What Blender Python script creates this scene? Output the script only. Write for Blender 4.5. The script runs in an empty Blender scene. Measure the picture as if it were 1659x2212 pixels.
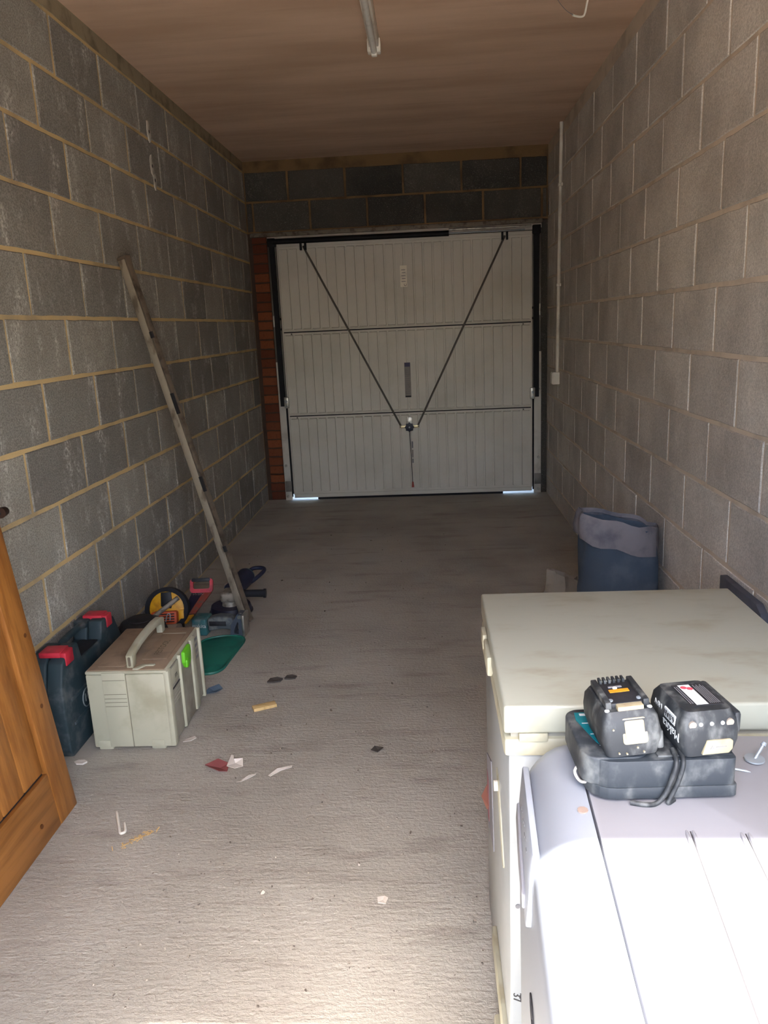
import bpy, bmesh, math, random
from mathutils import Vector as V, Matrix, Euler
random.seed(7)
S = bpy.context.scene
COL = S.collection
PI = math.pi
# ------------------------------------------------------------------ camera
F_PX, IMG_W = 1678.42, 1659.0
cam_d = bpy.data.cameras.new('camera')
cam = bpy.data.objects.new('camera', cam_d)
COL.objects.link(cam)
cam_d.sensor_fit = 'HORIZONTAL'
cam_d.sensor_width = 36.0
cam_d.lens = 36.0 * F_PX / IMG_W
cam_d.clip_start = 0.02
_r = V((0.99762794, 0.0531187, -0.04378238))
_u = V((0.03013962, 0.23476113, 0.97158572))
_f = V((-0.06188777, 0.97060065, -0.23260329))
cam.matrix_world = Matrix(((_r.x, _u.x, -_f.x, 1.39192), (_r.y, _u.y, -_f.y, 0.0), (_r.z, _u.z, -_f.z, 1.41096), (0, 0, 0, 1)))
S.camera = cam
# ------------------------------------------------------------------ world, sun, exposure
SUN_DIR = V((-0.22, 1.0, -1.70)).normalized()      # direction the light travels
world = bpy.data.worlds.new('world'); S.world = world
world.use_nodes = True
nt = world.node_tree
bg = nt.nodes['Background']
sky = nt.nodes.new('ShaderNodeTexSky')
sky.sky_type = 'NISHITA'
sky.sun_disc = False
sky.sun_elevation = math.asin(-SUN_DIR.z)
sky.sun_rotation = math.atan2(-SUN_DIR.x, -SUN_DIR.y)
sky.air_density = 1.0
sky.dust_density = 3.0
sky.ozone_density = 1.0
nt.links.new(sky.outputs[0], bg.inputs[0])
bg.inputs[1].default_value = 0.28
sun_d = bpy.data.lights.new('sun', 'SUN')
sun_d.energy = 7.5
sun_d.angle = 0.02
sun_d.color = (1.0, 0.96, 0.91)
sun = bpy.data.objects.new('sun', sun_d)
sun.rotation_euler = SUN_DIR.to_track_quat('-Z', 'Y').to_euler()
sun.location = (1.5, -6, 9)
COL.objects.link(sun)
S.view_settings.view_transform = 'Standard'
S.view_settings.look = 'None'
S.view_settings.gamma = 1.0
S.view_settings.use_curve_mapping = False
S.view_settings.exposure = 3.25
S.cycles.max_bounces = 10
S.cycles.diffuse_bounces = 8
S.cycles.sample_clamp_indirect = 6.0

# ------------------------------------------------------------------ dimensions
W, D, H = 2.35, 6.426, 2.695
ZT = 2.62                      # top of the highest block course
CH = 0.225

# ------------------------------------------------------------------ materials
def srgb(r, g, b):
    f = lambda c: (c / 12.92 if c <= 0.04045 else ((c + 0.055) / 1.055) ** 2.4)
    return (f(r / 255), f(g / 255), f(b / 255), 1)

def new_mat(name, rough=0.6, metal=0.0, spec=0.5):
    m = bpy.data.materials.new(name); m.use_nodes = True
    t = m.node_tree; b = t.nodes['Principled BSDF']
    b.inputs['Roughness'].default_value = rough
    b.inputs['Metallic'].default_value = metal
    b.inputs['Specular IOR Level'].default_value = spec
    return m, t, b

def pos(t, scale=(1, 1, 1)):
    g = t.nodes.new('ShaderNodeNewGeometry')
    mp = t.nodes.new('ShaderNodeMapping'); mp.inputs['Scale'].default_value = scale
    t.links.new(g.outputs['Position'], mp.inputs['Vector'])
    return mp.outputs[0]

def noise(t, vec, scale, detail=4, rough=0.55):
    n = t.nodes.new('ShaderNodeTexNoise')
    n.inputs['Scale'].default_value = scale; n.inputs['Detail'].default_value = detail
    n.inputs['Roughness'].default_value = rough
    t.links.new(vec, n.inputs['Vector'])
    return n.outputs['Fac']

def ramp(t, fac, lo, hi, a=0.0, b=1.0):
    r = t.nodes.new('ShaderNodeMapRange'); r.interpolation_type = 'SMOOTHSTEP'
    r.inputs['From Min'].default_value = lo; r.inputs['From Max'].default_value = hi
    r.inputs['To Min'].default_value = a; r.inputs['To Max'].default_value = b
    t.links.new(fac, r.inputs['Value'])
    return r.outputs[0]

def mix(t, fac, a, b, mode='MIX'):
    m = t.nodes.new('ShaderNodeMix'); m.data_type = 'RGBA'; m.blend_type = mode
    for s, v in ((m.inputs[0], fac), (m.inputs[6], a), (m.inputs[7], b)):
        if hasattr(v, 'is_output'): t.links.new(v, s)
        else: s.default_value = v
    return m.outputs[2]

def bump(t, b, h, strength, dist=0.004):
    n = t.nodes.new('ShaderNodeBump')
    n.inputs['Strength'].default_value = strength; n.inputs['Distance'].default_value = dist
    t.links.new(h, n.inputs['Height']); t.links.new(n.outputs[0], b.inputs['Normal'])

MATS = {}
def M(name, col, rough=0.55, metal=0.0, col2=None, nscale=12, lo=0.45, hi=0.7, amt=1.0, bmp=0.0, bscale=150, stretch=(1, 1, 1), spec=0.5):
    if name in MATS: return MATS[name]
    m, t, b = new_mat(name, rough, metal, spec)
    vec = pos(t, stretch)
    c2 = col2 or tuple(x * 0.82 for x in col[:3]) + (1,)
    c = mix(t, ramp(t, noise(t, vec, nscale), lo, hi, 0, amt), col, c2)
    t.links.new(c, b.inputs['Base Color'])
    if bmp: bump(t, b, noise(t, pos(t), bscale, 3), bmp, 0.002)
    MATS[name] = m
    return m

def block_mat(name, ca, cb, eff, effcol, vstretch, dark=0.50):
    m, t, b = new_mat(name, 0.93, 0, 0.25)
    p = pos(t)
    oi = t.nodes.new('ShaderNodeObjectInfo')
    base = mix(t, oi.outputs['Random'], ca, cb)
    base = mix(t, ramp(t, noise(t, p, 170, 3, 0.75), 0.40, 0.60, 0, dark), base, (0.055, 0.052, 0.048, 1))
    base = mix(t, ramp(t, noise(t, p, 150, 3, 0.75), 0.58, 0.72, 0, 0.7), base, (0.42, 0.40, 0.36, 1))
    base = mix(t, ramp(t, noise(t, p, 3.0, 3), 0.35, 0.7, 0, 0.30), base, (0.13, 0.115, 0.10, 1))
    e1 = ramp(t, noise(t, pos(t, vstretch), 5.0, 5, 0.65), 0.50, 0.68, 0, 1)
    e2 = ramp(t, noise(t, p, 70, 4, 0.7), 0.40, 0.66, 0, 1)
    mm = t.nodes.new('ShaderNodeMath'); mm.operation = 'MULTIPLY'
    t.links.new(e1, mm.inputs[0]); t.links.new(e2, mm.inputs[1])
    m2 = t.nodes.new('ShaderNodeMath'); m2.operation = 'MULTIPLY'; m2.inputs[1].default_value = eff
    t.links.new(mm.outputs[0], m2.inputs[0])
    base = mix(t, m2.outputs[0], base, effcol)
    t.links.new(base, b.inputs['Base Color'])
    ad = t.nodes.new('ShaderNodeMath'); ad.operation = 'ADD'
    t.links.new(noise(t, p, 260, 3, 0.7), ad.inputs[0]); t.links.new(noise(t, p, 60, 3), ad.inputs[1])
    bump(t, b, ad.outputs[0], 0.55, 0.004)
    return m

BLOCK_L = block_mat('concrete_block_grey', srgb(176, 173, 163), srgb(140, 138, 132), 0.8, srgb(212, 209, 202), (1, 1.6, 0.75))
BLOCK_B = block_mat('concrete_block_dark_shaded', srgb(92, 90, 84), srgb(52, 53, 52), 0.3, srgb(130, 126, 118), (1, 1.6, 0.75))  # back wall blocks: mostly shade painted into the colour, some truly darker
BLOCK_R = block_mat('concrete_block_pale', srgb(226, 221, 212), srgb(202, 197, 189), 0.45, srgb(230, 225, 216), (1, 1.4, 0.6), 0.30)
MORT_L = M('mortar_yellow', srgb(204, 178, 130), 0.95, col2=srgb(166, 148, 116), nscale=3, bmp=0.6, bscale=180, spec=0.2)
MORT_B = M('mortar_brown_shaded', srgb(124, 100, 72), 0.95, col2=srgb(92, 74, 56), nscale=5, bmp=0.6, bscale=180, spec=0.2)  # back wall mortar: brown, with the shade there painted in
MORT_R = M('mortar_buff', srgb(206, 193, 175), 0.95, col2=srgb(182, 170, 154), nscale=7, bmp=0.6, bscale=160, spec=0.2)
def brick_mat():
    m, t, b = new_mat('brick_red', 0.9, 0, 0.2)
    oi = t.nodes.new('ShaderNodeObjectInfo')
    c = mix(t, oi.outputs['Random'], srgb(138, 80, 54), srgb(98, 56, 42))
    c = mix(t, ramp(t, noise(t, pos(t), 60, 3), 0.5, 0.75, 0, 0.4), c, srgb(80, 48, 38))
    t.links.new(c, b.inputs['Base Color']); bump(t, b, noise(t, pos(t), 120, 3), 0.5, 0.003)
    return m
BRICK = brick_mat()

def floor_mat():
    m, t, b = new_mat('floor_concrete', 0.9, 0, 0.3)
    p = pos(t)
    c = mix(t, ramp(t, noise(t, p, 1.6, 5), 0.35, 0.68), srgb(172, 168, 158), srgb(154, 149, 140))
    c = mix(t, ramp(t, noise(t, pos(t, (0.5, 2.2, 1)), 5, 5), 0.52, 0.72, 0, 0.6), c, srgb(132, 124, 116))
    c = mix(t, ramp(t, noise(t, p, 75, 3, 0.6), 0.66, 0.76, 0, 0.5), c, srgb(98, 90, 82))
    c = mix(t, ramp(t, noise(t, p, 24, 5, 0.7), 0.69, 0.76, 0, 0.7), c, srgb(88, 80, 72))
    t.links.new(c, b.inputs['Base Color'])
    w = noise(t, pos(t, (0.35, 1.6, 1)), 48, 4, 0.6)
    ad = t.nodes.new('ShaderNodeMath'); ad.operation = 'ADD'
    t.links.new(w, ad.inputs[0]); t.links.new(noise(t, p, 85, 4, 0.65), ad.inputs[1])
    bump(t, b, ad.outputs[0], 0.6, 0.007)
    return m
FLOOR = floor_mat()

def ceil_mat():
    m, t, b = new_mat('ceiling_plaster_brown', 0.9, 0, 0.25)
    c = mix(t, ramp(t, noise(t, pos(t, (0.35, 1.6, 1)), 2.4, 5), 0.3, 0.7), srgb(210, 180, 156), srgb(188, 158, 134))
    c = mix(t, ramp(t, noise(t, pos(t, (0.25, 3.5, 1)), 5, 4), 0.5, 0.8, 0, 0.35), c, srgb(172, 144, 122))
    t.links.new(c, b.inputs['Base Color'])
    bump(t, b, noise(t, pos(t, (0.6, 1.2, 1)), 9, 4), 0.15, 0.008)
    return m
CEIL = ceil_mat()

def wood_mat(name, a, b_, axis):
    m, t, b = new_mat(name, 0.45, 0, 0.4)
    st = [14, 14, 14]; st[axis] = 0.9
    n = noise(t, pos(t, tuple(st)), 3.0, 5, 0.6)
    c = mix(t, ramp(t, n, 0.35, 0.68), a, b_)
    kn = [5, 5, 5]; kn[axis] = 2.2
    c = mix(t, ramp(t, noise(t, pos(t, tuple(kn)), 2.0, 2), 0.66, 0.75, 0, 0.6), c, tuple(x * 0.45 for x in b_[:3]) + (1,))
    t.links.new(c, b.inputs['Base Color'])
    bump(t, b, n, 0.12, 0.002)
    return m
PINE_V = wood_mat('pine_stained_upright', srgb(160, 106, 50), srgb(128, 80, 34), 2)
PINE_H = wood_mat('pine_stained_level', srgb(154, 102, 50), srgb(122, 78, 34), 1)
DOORSTEEL = M('door_steel_white', srgb(208, 204, 193), 0.5, col2=srgb(194, 190, 177), nscale=2.2, lo=0.4, hi=0.75)
FRAMEW = M('door_frame_white', srgb(206, 202, 192), 0.5, col2=srgb(170, 164, 152), nscale=5)
BLACKST = M('black_steel', srgb(12, 13, 18), 0.6, col2=srgb(20, 22, 30), nscale=6, spec=0.25)
STEEL = M('zinc_steel', srgb(176, 174, 166), 0.38, 0.8, col2=srgb(128, 124, 116), nscale=20)
DARKROD = M('rod_dark_zinc', srgb(92, 88, 82), 0.45, 0.5)
ALU = M('aluminium_worn', srgb(178, 168, 150), 0.45, 0.35, col2=srgb(122, 110, 96), nscale=16, lo=0.5, hi=0.68, stretch=(1, 1, 0.5))
ALU_D = M('aluminium_edge', srgb(112, 102, 90), 0.5, 0.35, col2=srgb(72, 64, 56), nscale=18)
BLACKP = M('black_plastic', srgb(24, 25, 30), 0.55, col2=srgb(40, 41, 46), nscale=25)
WHITEP = M('white_plastic', srgb(224, 220, 208), 0.5, col2=srgb(196, 190, 176), nscale=8)
LID = M('freezer_lid_cream', srgb(155, 156, 143), 0.42, col2=srgb(138, 133, 114), nscale=7, lo=0.5, hi=0.80, stretch=(1, 2.2, 1))
FRZ = M('freezer_enamel_white', srgb(146, 150, 152), 0.35, col2=srgb(136, 140, 142), nscale=5)
CREAMP = M('cream_trim', srgb(164, 161, 142), 0.5, col2=srgb(146, 139, 117), nscale=14)
WASH = M('appliance_white', srgb(142, 148, 158), 0.4, col2=srgb(135, 141, 152), nscale=4)
WASHT = M('appliance_top_white', srgb(135, 135, 141), 0.42, col2=srgb(129, 128, 132), nscale=5)
GREYT = M('grey_print', srgb(120, 120, 124), 0.7)
DARKT = M('dark_print', srgb(48, 46, 48), 0.7)
DUSTY = M('dusty_black_plastic', srgb(28, 32, 36), 0.6, col2=srgb(118, 120, 118), nscale=42, lo=0.44, hi=0.84, amt=0.8, bmp=0.1, stretch=(1, 1, 0.6))
DUSTY2 = M('dusty_charger_plastic', srgb(38, 44, 50), 0.6, col2=srgb(122, 124, 122), nscale=30, lo=0.44, hi=0.84, amt=0.8, bmp=0.1, stretch=(1, 1, 0.7))
CREAML = M('cream_latch', srgb(150, 141, 114), 0.55, col2=srgb(136, 120, 96), nscale=40)
TEAL = M('teal_label', srgb(10, 108, 118), 0.5)
ORANGE = M('orange_label', srgb(206, 134, 30), 0.5)
WHITE = M('white_print', srgb(196, 200, 198), 0.6)
REDP = M('red_print', srgb(186, 70, 84), 0.6)
SYS = M('case_cream_plastic', srgb(182, 181, 160), 0.55, col2=srgb(160, 157, 134), nscale=7)
SYSG = M('case_grey_panel', srgb(156, 153, 140), 0.6, col2=srgb(132, 127, 114), nscale=10)
SYSD = M('case_lid_dust', srgb(146, 126, 104), 0.9, col2=srgb(124, 106, 88), nscale=12, bmp=0.3)
GREEN = M('lime_green_latch', srgb(108, 200, 40), 0.45, col2=srgb(86, 170, 30))
BOSCH = M('case_teal_dark', srgb(34, 52, 59), 0.65, col2=srgb(84, 90, 93), nscale=14, lo=0.48, hi=0.74)
REDL = M('latch_red', srgb(190, 44, 62), 0.5, col2=srgb(150, 34, 50), nscale=20)
YEL = M('tool_yellow', srgb(222, 164, 26), 0.5, col2=srgb(186, 130, 20), nscale=20)
ORG = M('tool_orange', srgb(190, 78, 34), 0.55)
NAVY = M('tool_navy', srgb(26, 30, 52), 0.5, col2=srgb(38, 44, 66))
TEALT = M('tool_teal', srgb(40, 96, 100), 0.55, col2=srgb(96, 112, 112), nscale=30, lo=0.45, hi=0.7)
GREYM = M('tool_grey_metal', srgb(150, 142, 130), 0.5, 0.2, col2=srgb(104, 96, 86), nscale=40)
RUBBER = M('dark_rubber', srgb(18, 20, 28), 0.8)
MATG = M('green_plastic_sheet', srgb(26, 112, 96), 0.45, col2=srgb(22, 90, 80), nscale=9)
TOTE = M('tote_blue_fabric', srgb(62, 76, 92), 0.9, col2=srgb(80, 92, 106), nscale=7, bmp=0.5, bscale=300)
TOTEP = M('tote_dusty_collar', srgb(118, 116, 122), 0.9, col2=srgb(86, 88, 98), nscale=9, bmp=0.4, bscale=90)
SACK = M('pale_paper', srgb(140, 132, 120), 0.9, col2=srgb(112, 104, 96), nscale=9, bmp=0.4, bscale=60)
PAPER = M('paper_white', srgb(206, 198, 188), 0.8)
PINK = M('paper_red', srgb(142, 76, 76), 0.8)
OFFCUT = M('wood_offcut', srgb(214, 184, 128), 0.7, col2=srgb(190, 158, 102), nscale=18, stretch=(1, 6, 1))
BLUEC = M('blue_scrap', srgb(86, 108, 128), 0.8)
CLOD = M('dark_clod', srgb(70, 66, 62), 0.95)
BOARD = M('dark_board', srgb(80, 84, 94), 0.8, col2=srgb(66, 69, 78))
PLASTER = M('plaster_patch_white', srgb(196, 192, 182), 0.9, col2=srgb(160, 154, 144), nscale=40)
LINTEL = M('lintel_galvanised', srgb(120, 112, 100), 0.6, 0.3, col2=srgb(84, 74, 64), nscale=30)
GROUND = M('ground_paving', srgb(156, 151, 142), 0.9, col2=srgb(132, 127, 118), nscale=2)
CHROME = M('screw_steel', srgb(150, 158, 164), 0.35, 0.35)

# ------------------------------------------------------------------ mesh helpers
def new_bm(): return bmesh.new()

def finish(name, bm, mat, parent=None, smooth=False, loc=None, bev=0.0, seg=2, label=None):
    if bev:
        bmesh.ops.bevel(bm, geom=list(bm.edges), offset=bev, segments=seg, profile=0.5, affect='EDGES', clamp_overlap=True)
    bmesh.ops.recalc_face_normals(bm, faces=bm.faces)
    me = bpy.data.meshes.new(name); bm.to_mesh(me); bm.free()
    if mat: me.materials.append(mat)
    if smooth:
        for p in me.polygons: p.use_smooth = True
        if smooth is not True:
            me.set_sharp_from_angle(angle=math.radians(smooth))
    o = bpy.data.objects.new(name, me); COL.objects.link(o)
    if parent: o.parent = parent
    if loc is not None: o.location = loc
    if label: o['label'] = label
    return o

def bx(bm, lo, hi, mtx=None, taper=None):
    x0, y0, z0 = lo; x1, y1, z1 = hi
    vs = [bm.verts.new(V(c)) for c in ((x0, y0, z0), (x1, y0, z0), (x1, y1, z0), (x0, y1, z0), (x0, y0, z1), (x1, y0, z1), (x1, y1, z1), (x0, y1, z1))]
    if taper:
        for v in vs[4:]:
            v.co.x = (v.co.x - (x0 + x1) / 2) * taper[0] + (x0 + x1) / 2
            v.co.y = (v.co.y - (y0 + y1) / 2) * taper[1] + (y0 + y1) / 2
    for f in ((3, 2, 1, 0), (4, 5, 6, 7), (0, 1, 5, 4), (1, 2, 6, 5), (2, 3, 7, 6), (3, 0, 4, 7)):
        bm.faces.new([vs[i] for i in f])
    if mtx:
        for v in vs: v.co = mtx @ v.co
    return vs

def box(name, lo, hi, mat, parent=None, bev=0.0, mtx=None, seg=2, smooth=False, taper=None, label=None):
    bm = new_bm(); bx(bm, lo, hi, None, taper)
    if bev: bmesh.ops.bevel(bm, geom=list(bm.edges), offset=bev, segments=seg, profile=0.5, affect='EDGES', clamp_overlap=True)
    if mtx:
        for v in bm.verts: v.co = mtx @ v.co
    return finish(name, bm, mat, parent, smooth or (35 if bev else False), label=label)

def frame_to(p0, p1, up=None):
    p0, p1 = V(p0), V(p1); d = p1 - p0
    z = d.normalized()
    u = V(up) if up else (V((0, 0, 1)) if abs(z.z) < 0.95 else V((1, 0, 0)))
    x = u.cross(z).normalized(); y = z.cross(x)
    return Matrix(((x.x, y.x, z.x, p0.x), (x.y, y.y, z.y, p0.y), (x.z, y.z, z.z, p0.z), (0, 0, 0, 1))), d.length

def cyl_bm(bm, p0, p1, r0, r1=None, n=16):
    m, L = frame_to(p0, p1); r1 = r0 if r1 is None else r1
    a = []; b = []
    for i in range(n):
        c, s = math.cos(2 * PI * i / n), math.sin(2 * PI * i / n)
        a.append(bm.verts.new(m @ V((r0 * c, r0 * s, 0)))); b.append(bm.verts.new(m @ V((r1 * c, r1 * s, L))))
    for i in range(n):
        j = (i + 1) % n; bm.faces.new((a[i], a[j], b[j], b[i]))
    bm.faces.new(a[::-1]); bm.faces.new(b)

def cyl(name, p0, p1, r, mat, parent=None, r1=None, n=16, label=None):
    bm = new_bm(); cyl_bm(bm, p0, p1, r, r1, n)
    return finish(name, bm, mat, parent, 40, label=label)

def tube_bm(bm, pts, r, n=8, closed=False, rs=None):
    pts = [V(p) for p in pts]; N = len(pts); rings = []
    ref = V((0, 0, 1))
    for i, p in enumerate(pts):
        a = pts[(i - 1) % N] if (closed or i > 0) else p
        b = pts[(i + 1) % N] if (closed or i < N - 1) else p
        t = (b - a).normalized()
        if i == 0:
            if abs(t.dot(ref)) > 0.9: ref = V((1, 0, 0))
            x = ref.cross(t).normalized()
        else:
            x = (x - t * x.dot(t)).normalized()
        y = t.cross(x); rr = rs[i] if rs else r
        rings.append([bm.verts.new(p + x * rr * math.cos(2 * PI * k / n) + y * rr * math.sin(2 * PI * k / n)) for k in range(n)])
    for i in range(N if closed else N - 1):
        A, B = rings[i], rings[(i + 1) % N]
        for k in range(n):
            bm.faces.new((A[k], A[(k + 1) % n], B[(k + 1) % n], B[k]))
    if not closed:
        bm.faces.new(rings[0][::-1]); bm.faces.new(rings[-1])

def tube(name, pts, r, mat, parent=None, n=8, closed=False, rs=None, label=None):
    bm = new_bm(); tube_bm(bm, pts, r, n, closed, rs)
    return finish(name, bm, mat, parent, 50, label=label)

def spline(pts, k=6):
    P = [V(p) for p in pts]; out = []
    for i in range(len(P) - 1):
        a, b, c, d = P[max(i - 1, 0)], P[i], P[i + 1], P[min(i + 2, len(P) - 1)]
        for j in range(k):
            t = j / k
            out.append(0.5 * ((2 * b) + (c - a) * t + (2 * a - 5 * b + 4 * c - d) * t * t + (3 * b - a - 3 * c + d) * t ** 3))
    out.append(P[-1]); return out

def prism(name, poly, depth, mtx, mat, parent=None, bev=0.0, seg=2, smooth=35, label=None):
    """poly in local xy, extruded along local z by depth, placed by mtx"""
    bm = new_bm()
    a = [bm.verts.new((p[0], p[1], 0)) for p in poly]; b = [bm.verts.new((p[0], p[1], depth)) for p in poly]
    n = len(poly)
    bm.faces.new(a[::-1]); bm.faces.new(b)
    for i in range(n):
        j = (i + 1) % n; bm.faces.new((a[i], a[j], b[j], b[i]))
    bmesh.ops.recalc_face_normals(bm, faces=bm.faces)
    if bev:
        bmesh.ops.bevel(bm, geom=list(bm.edges), offset=bev, segments=seg, profile=0.5, affect='EDGES', clamp_overlap=True)
    for v in bm.verts: v.co = mtx @ v.co
    return finish(name, bm, mat, parent, smooth, label=label)

def axes(o, x, y):
    x = V(x).normalized(); y = V(y).normalized(); z = x.cross(y)
    return Matrix(((x.x, y.x, z.x, o[0]), (x.y, y.y, z.y, o[1]), (x.z, y.z, z.z, o[2]), (0, 0, 0, 1)))

def rrect(w, h, r, k=4, cx=0, cy=0):
    out = []
    for sx, sy, a0 in ((1, 1, 0), (-1, 1, PI / 2), (-1, -1, PI), (1, -1, 1.5 * PI)):
        for i in range(k + 1):
            a = a0 + PI / 2 * i / k
            out.append((cx + sx * (w / 2 - r) + r * math.cos(a), cy + sy * (h / 2 - r) + r * math.sin(a)))
    return out

def disc(r, n=20, cx=0, cy=0): return [(cx + r * math.cos(2 * PI * i / n), cy + r * math.sin(2 * PI * i / n)) for i in range(n)]

def text(name, body, size, mtx, mat, parent=None, extrude=0.0004, align='CENTER', shear=0.0, spacing=1.0):
    c = bpy.data.curves.new(name, 'FONT'); c.body = body; c.size = size; c.extrude = extrude
    c.align_x = align; c.align_y = 'CENTER'; c.shear = shear; c.space_character = spacing; c.resolution_u = 3
    tmp = bpy.data.objects.new('text_source', c); COL.objects.link(tmp)
    bpy.context.view_layer.update()
    me = bpy.data.meshes.new_from_object(tmp.evaluated_get(bpy.context.evaluated_depsgraph_get()))
    bpy.data.objects.remove(tmp); bpy.data.curves.remove(c)
    me.name = name; me.transform(mtx); me.materials.clear(); me.materials.append(mat)
    o = bpy.data.objects.new(name, me); COL.objects.link(o)
    if parent: o.parent = parent
    return o

def thing(name, label, cat, loc=(0, 0, 0), rot=(0, 0, 0), group=None):
    o = bpy.data.objects.new(name, None); COL.objects.link(o)
    o.location = loc; o.rotation_euler = rot; o.empty_display_size = 0.05
    o['label'] = label; o['category'] = cat
    if group: o['group'] = group
    return o

def tag(o, label, cat, group=None):
    o['label'] = label; o['category'] = cat
    if group: o['group'] = group
    return o

def struct(o, label=None):
    o['kind'] = 'structure'
    if label: o['label'] = label
    return o

# ================================================================== SETTING
struct(box('floor', (-0.12, 0.10, -0.12), (W + 0.12, D + 0.12, 0), FLOOR), 'rough pinkish grey concrete garage floor')
struct(box('ceiling', (-0.12, 0.10, H), (W + 0.12, D + 0.45, H + 0.12), CEIL), 'brown plastered garage ceiling')
g = new_bm(); bx(g, (-7, -9, -0.14), (9, 0.10, -0.02))
struct(finish('ground', g, GROUND), 'pale sunlit paving outside the doorway')
g = new_bm(); bx(g, (-4, D + 0.12, -0.14), (6, D + 9, -0.015))
struct(finish('ground', g, GROUND), 'paving outside the garage door')
g = new_bm(); bx(g, (-5, -9.3, -0.02), (7, -9.1, 2.0))  # unseen wall, added to hold low sky light off the back
struct(finish('wall_sky_blocker', g, MORT_R), 'unseen wall added behind the camera to cut low sky light')
# front wall with the doorway the picture is taken from
wf = new_bm()
bx(wf, (-0.12, 0.10, 0), (1.00, 0.20, H)); bx(wf, (2.0, 0.10, 0), (W + 0.12, 0.20, H)); bx(wf, (1.00, 0.10, 2.03), (2.0, 0.20, H))
struct(finish('wall_front', wf, MORT_R), 'wall around the open doorway behind the camera')

def block_mesh(name, L, Hh, mp, mat, seed, dep=0.05, proud=0.0, jit=0.0016, inset=0.004, nu=6, nv=3):
    rnd = random.Random(seed)
    ring = []
    for i in range(nu): ring.append((-L / 2 + L * i / nu, -Hh / 2))
    for i in range(nv): ring.append((L / 2, -Hh / 2 + Hh * i / nv))
    for i in range(nu): ring.append((L / 2 - L * i / nu, Hh / 2))
    for i in range(nv): ring.append((-L / 2, Hh / 2 - Hh * i / nv))
    me = bpy.data.meshes.new(name); n = len(ring)
    vs = []; fs = []
    jr = [(rnd.uniform(-jit, jit), rnd.uniform(-jit, jit)) for _ in ring]
    for w, ins in ((-dep, 0), (proud - inset, 0), (proud, inset)):
        for (u, v), (a, b) in zip(ring, jr):
            su = (1 if u > 0 else -1) * min(1, abs(u) / (L / 2)); sv = (1 if v > 0 else -1) * min(1, abs(v) / (Hh / 2))
            uu = u + a - (ins * (1 if u > 0 else -1) if abs(abs(u) - L / 2) < 1e-6 else 0)
            vv = v + b - (ins * (1 if v > 0 else -1) if abs(abs(v) - Hh / 2) < 1e-6 else 0)
            vs.append(tuple(mp(uu, vv, w)))
    for k in (0, 1):
        for i in range(n):
            j = (i + 1) % n; fs.append((k * n + i, k * n + j, (k + 1) * n + j, (k + 1) * n + i))
    fs.append(tuple(range(2 * n, 3 * n)))
    me.from_pydata(vs, [], fs); me.materials.append(mat)
    b = bmesh.new(); b.from_mesh(me); bmesh.ops.recalc_face_normals(b, faces=b.faces)
    # open at the back: make sure the front face looks outwards
    out = V(mp(0, 0, 1)) - V(mp(0, 0, 0))
    b.faces.ensure_lookup_table()
    if b.faces[-1].normal.dot(out) < 0: bmesh.ops.reverse_faces(b, faces=b.faces)
    b.to_mesh(me); b.free()
    return me

JT = 0.015
def lay(parent, mp_dir, mp_pos, u0, u1, courses, joints, mat, seed, jit=0.0016, proud=0.0025, jt=JT):
    """courses: list of (z0, z1, phase); joints every .45 m at phase + .45 n"""
    rnd = random.Random(seed)
    full = {}
    for ci, (z0, z1, ph) in enumerate(courses):
        n0 = math.floor((u0 - ph) / 0.45); u = ph + 0.45 * n0
        while u < u1 - 0.02:
            a, b = max(u, u0), min(u + 0.45, u1)
            if b - a > 0.04:
                L = b - a - jt; Hh = z1 - z0 - jt
                key = (round(L, 3), round(Hh, 3), rnd.randrange(5) if abs(b - a - 0.45) < 1e-6 else 0, rnd.randrange(3))
                if key not in full:
                    full[key] = block_mesh('block', L, Hh, mp_dir, mat, rnd.random(), jit=jit, proud=rnd.uniform(-0.001, proud))
                o = bpy.data.objects.new('block', full[key]); COL.objects.link(o)
                o.location = mp_pos((a + b) / 2, (z0 + z1) / 2); o.parent = parent
            u += 0.45

# left wall
wl = box('wall_left', (-0.12, 0.20, 0), (-0.004, D + 0.02, H), MORT_L)
struct(wl, 'grey concrete block wall with yellow sand mortar joints')
ev, od = 0.07, 0.325
cl = []
for k in range(11):
    cl.append((ZT - CH * (k + 1), ZT - CH * k, ev if k % 2 == 0 else od))
cl.append((0.0, ZT - CH * 11, ev - 0.0 if 11 % 2 == 0 else od))
lay(wl, lambda u, v, w: (w, u, v), lambda u, z: (0, u, z), 0.20, D, cl, None, BLOCK_L, 3)
box('mortar_band', (-0.010, 0.20, ZT + 0.006), (0.001, D, H), M('mortar_drab', srgb(150, 138, 114), 0.95, col2=srgb(118, 106, 86), nscale=9, bmp=0.6, bscale=90, spec=0.2), wl)
# right wall
wr = box('wall_right', (W + 0.003, 0.20, 0), (W + 0.12, D + 0.02, H), MORT_R)
struct(wr, 'pale concrete block wall with buff mortar joints')
ZR = 2.62
cr = []
for k in range(11):
    cr.append((ZR - CH * (k + 1), ZR - CH * k, 0.245 if k % 2 == 0 else 0.02))
cr.append((0.0, ZR - CH * 11, 0.02))
lay(wr, lambda u, v, w: (-w, u, v), lambda u, z: (W, u, z), 0.20, D, cr, None, BLOCK_R, 5, proud=0.0015, jt=0.013)
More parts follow.
